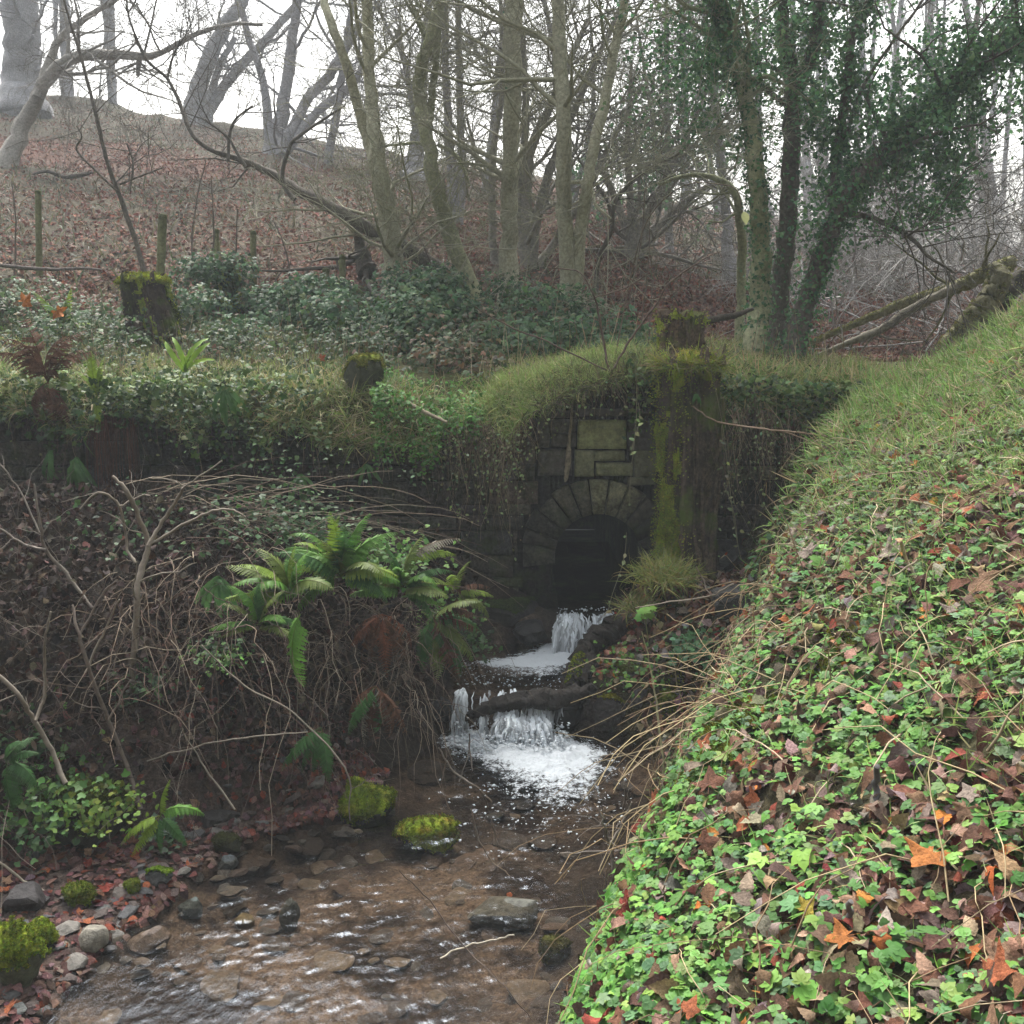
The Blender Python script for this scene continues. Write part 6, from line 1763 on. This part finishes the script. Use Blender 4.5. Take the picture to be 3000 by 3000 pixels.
# ---------------------------------------------------------------- shoots, saplings and sticks in front
def shoot(label, stems, Y, col, name="sapling", cat="sapling", twigs=4, sides=7, m=M_twig, leaves=None, tl=(.12, .35), lump=.14):
    W = [smooth_path(stem_world(s, Y, .06), 5) * np.array([1, 1, 1, .8]) for s in stems]
    t = thing(name, label, cat, W[0][0, :3])
    mb = MB(); tw = MB()
    for S in W:
        S[1:, :3] += rng.normal(size=(len(S) - 1, 3)) * .003
        tube(mb, S[:, :3], np.maximum(S[:, 3], .0012), sides, col, lump=lump)
        for q in range(twigs):
            i = rng.integers(len(S) // 3, len(S) - 1); d = unit(S[i + 1, :3] - S[i, :3])
            arc(tw, S[i, :3], unit(d * .6 + rng.normal(size=3) * .7), rng.uniform(*tl), .03, max(.0012, S[i, 3] * .35), np.array(col) * .85, 6, .05)
    if tw.n:
        mb.V += tw.V; mb.C += tw.C
        for f_ in tw.Q: mb.Q.append(f_ + mb.n)
        for f_ in tw.T: mb.T.append(f_ + mb.n)
        mb.n += tw.n
    mb.build("stem", m, t)
    return t
PALE = (.21, .18, .145)
shoot("pale forked sapling on the left bank, its three arms spread before the wall",
      [[(432, 2320, 22), (402, 2200, 22), (388, 2040, 25), (398, 1850, 23), (402, 1740, 24), (412, 1670, 23), (434, 1600, 20), (405, 1510, 18), (372, 1440, 16), (332, 1396, 11)],
       [(434, 1600, 17), (475, 1530, 14), (528, 1445, 13), (548, 1422, 7), (650, 1350, 5)], [(434, 1600, 12), (500, 1560, 11), (590, 1510, 10), (668, 1492, 8), (720, 1515, 5)],
       [(396, 1650, 12), (372, 1600, 10), (350, 1482, 10), (288, 1442, 8), (235, 1490, 5)], [(350, 1482, 7), (410, 1455, 6), (440, 1450, 4)], [(435, 1400, 7), (500, 1405, 6), (540, 1425, 4)]], 5.7, PALE, twigs=3)
shoot("dark slender shoot crossing the forked sapling and leaning left",
      [[(412, 2370, 18), (370, 2240, 16), (318, 2110, 15), (262, 1960, 14), (232, 1860, 12), (215, 1770, 9)], [(232, 1860, 9), (300, 1740, 8), (345, 1700, 5)], [(318, 2110, 8), (380, 1990, 6)]], 5.3, (.15, .12, .10), twigs=2)
shoot("pale bent shoot at the left edge with an upright side branch",
      [[(192, 2295, 20), (152, 2200, 18), (100, 2110, 17), (62, 2045, 17), (-5, 1975, 16)], [(104, 2112, 12), (128, 2040, 12), (130, 1930, 11), (132, 1870, 9), (150, 1790, 7)]], 5.0, PALE, twigs=2)
shoot("grey twiggy shoot rising from the tangle at the left edge",
      [[(270, 1780, 13), (205, 1695, 13), (135, 1610, 13), (118, 1540, 10), (100, 1420, 7)], [(135, 1610, 9), (70, 1595, 8), (-5, 1545, 7)], [(115, 1560, 7), (60, 1440, 6), (-5, 1355, 6)]], 5.9, (.19, .165, .14), twigs=4)
shoot("thin pale stick leaning down to the left beach from the edge of view", [[(-5, 2525, 9), (90, 2590, 9), (200, 2645, 6)]], 4.7, (.34, .30, .24), "stick", "stick", 0)
shoot("straight greyish stick propped across the forked sapling", [[(250, 1970, 9), (300, 1860, 8), (350, 1755, 6)]], 5.4, PALE, "stick", "stick", 0)
shoot("long thin cane slanting from the tangle to the mossy knob stone", [[(590, 1890, 5), (720, 2010, 6), (860, 2090, 6), (1010, 2250, 6), (1025, 2400, 4)]], 5.5, PALE, "cane", "cane", 1)
shoot("fine pale cane crossing low over the dark left bank", [[(430, 2230, 5), (600, 2180, 6), (740, 2160, 6), (900, 2145, 4)]], 5.4, PALE, "cane", "cane", 0)
shoot("white tipped twig slanting down beside the small light green fern", [[(540, 2150, 4), (600, 2250, 6), (690, 2370, 8)]], 5.2, PALE, "stick", "stick", 0)
shoot("leaning twig with side spurs in the water by the black foam rock", [[(1285, 2190, 6), (1330, 2260, 8), (1400, 2310, 8), (1440, 2350, 5)], [(1375, 2150, 5), (1376, 2200, 6), (1385, 2260, 4)], [(1345, 2290, 4), (1375, 2200, 4)]], 6.1, (.22, .19, .16), "twig", "twig", 2)
shoot("long arching cane trailing from the stream bank to the slate slab", [[(1380, 2370, 4), (1400, 2450, 5), (1440, 2520, 5), (1500, 2570, 4), (1520, 2590, 3)], [(1440, 2400, 4), (1455, 2460, 4), (1480, 2540, 3)]], 5.3, (.26, .22, .18), "cane", "cane", 1)
shoot("forked grey twigs standing in the water's edge by the right bank", [[(1805, 2650, 10), (1796, 2520, 11), (1788, 2470, 11), (1770, 2420, 9), (1755, 2370, 6)], [(1788, 2470, 8), (1830, 2400, 7), (1850, 2350, 5)], [(1796, 2520, 5), (1900, 2590, 5)], [(1640, 2500, 4), (1760, 2495, 5), (1900, 2480, 4)]], 4.9, (.22, .19, .165), "twig", "twig", 4)
shoot("pale thin stick lying over the shallows below the slate slab", [[(1290, 2808, 6), (1370, 2770, 7), (1440, 2755, 7), (1505, 2740, 5)]], 4.15, (.36, .32, .25), "stick", "stick", 0)
shoot("dark thin stem crossing the shallows at the bottom centre", [[(1170, 2550, 4), (1260, 2640, 5), (1350, 2760, 5), (1460, 2870, 4), (1560, 2990, 4)]], 3.9, (.13, .10, .085), "cane", "cane", 0)
shoot("bare red brown shoots rising from the grass hump above the arch",
      [[(1785, 1090, 9), (1768, 1000, 9), (1750, 900, 8), (1742, 872, 6), (1700, 800, 5), (1610, 785, 4)], [(1790, 1090, 9), (1850, 990, 8), (1925, 890, 7), (1960, 830, 7), (2060, 760, 5), (2112, 735, 4)], [(1742, 872, 5), (1830, 845, 5), (1900, 800, 4)], [(1780, 1085, 6), (1600, 1000, 6), (1480, 950, 5), (1390, 900, 4)]], 8.15, (.10, .07, .055), "shoots", "shoots", 2, tl=(.1, .25))
shoot("long bramble cane arching across the hollow right of the tall stump", [[(2030, 1190, 5), (2100, 1235, 6), (2230, 1255, 6), (2400, 1275, 5), (2520, 1290, 4)], [(2180, 1250, 4), (2330, 1275, 5), (2440, 1330, 4)]], 7.4, (.24, .17, .12), "cane", "cane", 3)
shoot("thin cane sweeping over the water from the right bank to the falls", [[(2150, 1710, 6), (2080, 1745, 6), (1960, 1765, 5), (1860, 1780, 4)], [(2040, 1660, 5), (2060, 1700, 5), (2080, 1745, 4)]], 6.9, (.27, .22, .17), "cane", "cane", 1)
shoot("pale straw stem standing upright in the lower right bank", [[(1880, 1850, 4), (1905, 1960, 6), (1925, 2080, 7), (1940, 2200, 8), (1945, 2300, 6)]], 5.9, (.33, .31, .17), "stem_of_straw", "stalk", 0)
shoot("dark grey peg of wood sticking up through the right bank plants", [[(2568, 2400, 22), (2566, 2310, 24), (2570, 2245, 22)]], hit_lower(2568, 2400), (.10, .095, .095), "wood_peg", "stick", 0, lump=.2)
shoot("second lower grey peg of wood in the right bank plants", [[(2480, 2790, 24), (2488, 2700, 26), (2490, 2640, 22)]], hit_lower(2480, 2790), (.13, .12, .115), "wood_peg", "stick", 0, lump=.2)
shoot("long bent straw stem arching over the lower right plants", [[(2655, 2480, 9), (2710, 2400, 9), (2800, 2340, 8), (2900, 2315, 7), (2990, 2310, 5)]], 3.3, (.36, .34, .20), "stem_of_straw", "stalk", 0)
shoot("straw stem slanting across the middle of the right bank plants", [[(2190, 2440, 9), (2260, 2520, 9), (2330, 2630, 8), (2350, 2720, 6)]], 3.6, (.32, .27, .14), "stem_of_straw", "stalk", 0)
shoot("white bleached stick lying near the bottom right corner", [[(2650, 2695, 12), (2740, 2745, 10), (2800, 2830, 8), (2940, 2970, 6)]], 2.9, (.42, .37, .30), "stick", "stick", 0)
shoot("broken mossy stick end lying among leaves on the right bank", [[(2590, 1860, 22), (2560, 1930, 22), (2520, 1965, 16)]], hit_lower(2580, 1950), (.22, .17, .13), "stick", "stick", 0, lump=.25)
shoot("short pale straws crossing at the mid right bank", [[(2640, 1590, 13), (2660, 1650, 12), (2690, 1710, 9)], [(2690, 1640, 8), (2620, 1690, 7)]], hit_lower(2690, 1720), (.42, .35, .25), "stick", "stick", 0)
shoot("leafless whips hanging before the slope right of the twin stemmed tree", [[(1830, 1000, 5), (1850, 850, 6), (1880, 700, 5), (1890, 560, 4)], [(1900, 1010, 5), (1910, 860, 5), (1925, 740, 4)], [(1870, 1020, 5), (1885, 900, 5), (1900, 760, 5), (1905, 600, 3)]], 10.8, (.14, .11, .09), "whips", "shoots", 2, tl=(.3, .6))
for k, (u, v, h) in enumerate([(560, 800, 330), (620, 820, 300), (1270, 900, 260), (690, 850, 240), (850, 860, 210), (40, 830, 300)]):
    shoot(["thin bare whip right of the stout leaning post", "thin bare whip left of the small dark round stump", "bare whip left of the crooked tree's foot", "short bare whip right of the pale straight post", "bare whip left of the low grey post", "bare whip beside the lone far left post"][k],
          [[(u, v, 7), (u + rng.normal() * 15, v - h * .5, 6), (u + rng.normal() * 40, v - h, 4)]], 12.0, (.12, .095, .08), "whip_shoot", "shoots", 4, tl=(.3, .7))

# grass tuft on the bank at the stump's foot
def tuft(label, u, v, Y, n, sg, L, cols, wts):
    c = at(u, v, Y); t = thing("grass_tuft", label, "grass tuft", c)
    mb = MB()
    for bl in BLADES[1:]:
        m = n // 4
        P = c + rng.normal(size=(m, 3)) * np.array([sg, sg, sg * .25]); out = (P - c) / sg
        mb.stamp(bl[0], bl[1], P, frames(out * .5 + np.array([0, -.35, .8]) + rng.normal(size=(m, 3)) * .3), (lambda s: np.c_[s * .6, s, s])(rng.uniform(*L, m)), pick(cols, wts, m, .2, .08))
    mb.build("blades", M_grass, t)
TG = [(.26, .27, .07), (.20, .24, .06), (.30, .25, .10), (.14, .18, .05)]
tuft("bushy yellow grass tuft hanging on the bank at the foot of the tall stump", 1950, 1690, 7.5, 1100, .09, (.12, .26), TG, [3, 3, 2, 2])
tuft("thin straggling grass tuft left of and below the yellow tuft", 1870, 1780, 7.5, 300, .06, (.10, .22), TG, [1, 2, 3, 2])
# seedling below it
c = at(1888, 1800, 7.2); t = thing("seedling", "light green lobed seedling on a thin stem under the yellow tuft", "seedling", c)
mb = MB(); mb.stamp(LOBED[0], LOBED[1], c + rng.normal(size=(7, 3)) * .035 + [0, 0, .03], frames(np.array([0, -.8, .6]) + rng.normal(size=(7, 3)) * .35), rng.uniform(.06, .10, 7), vary((.16, .30, .06), 7)); mb.build("leaves", M_leaf, t)
mb = MB(); tube(mb, np.array([c + [0, 0, .02], c + [.02, .02, -.1], c + [.04, .05, -.22]]), .004, 5, (.2, .2, .08)); mb.build("stem", M_twig, t)
# one pale leaf hanging on a hair thin twig, and red leaves at far left
c = at(2178, 645, 7.6); t = thing("hanging_leaf", "single pale yellow leaf hanging on a twig before the left ivy clad trunk", "leaf", c)
mb = MB(); mb.stamp(OVATE[0] * np.array([1.25, 1, 1]), OVATE[1], c[None] + [0, 0, .06], frames_y(np.array([[.3, -.25, -1.0]]), np.array([[.5, -1.0, .1]])), .095, np.array([[.52, .54, .26]])); mb.build("blade", M_leaf, t)
mb = MB(); S = smooth_path(np.array([at(2175, 628, 7.6), at(2160, 560, 7.6), at(2110, 540, 7.7), at(2000, 545, 8.0), at(1900, 640, 8.4), at(1850, 800, 8.6), at(1800, 1060, 8.5)]), 4); tube(mb, S, np.linspace(.003, .006, len(S)), 5, (.12, .095, .07)); mb.build("twig", M_twig, t)
for (u, v, s, lab) in [(70, 885, .10, "orange red dead leaf on the collapsed bracken, upper of two at far left"), (168, 912, .10, "orange red dead leaf on the collapsed bracken, lower of two at far left"), (940, 1050, .05, "small rust red leaf on the wall top left of the coping stone")]:
    fallen(3 if s > .06 else 0, 1, at(u, v, 8.0), frames(np.array([[0, -1.0, .4]]))[0], s, lab, None)
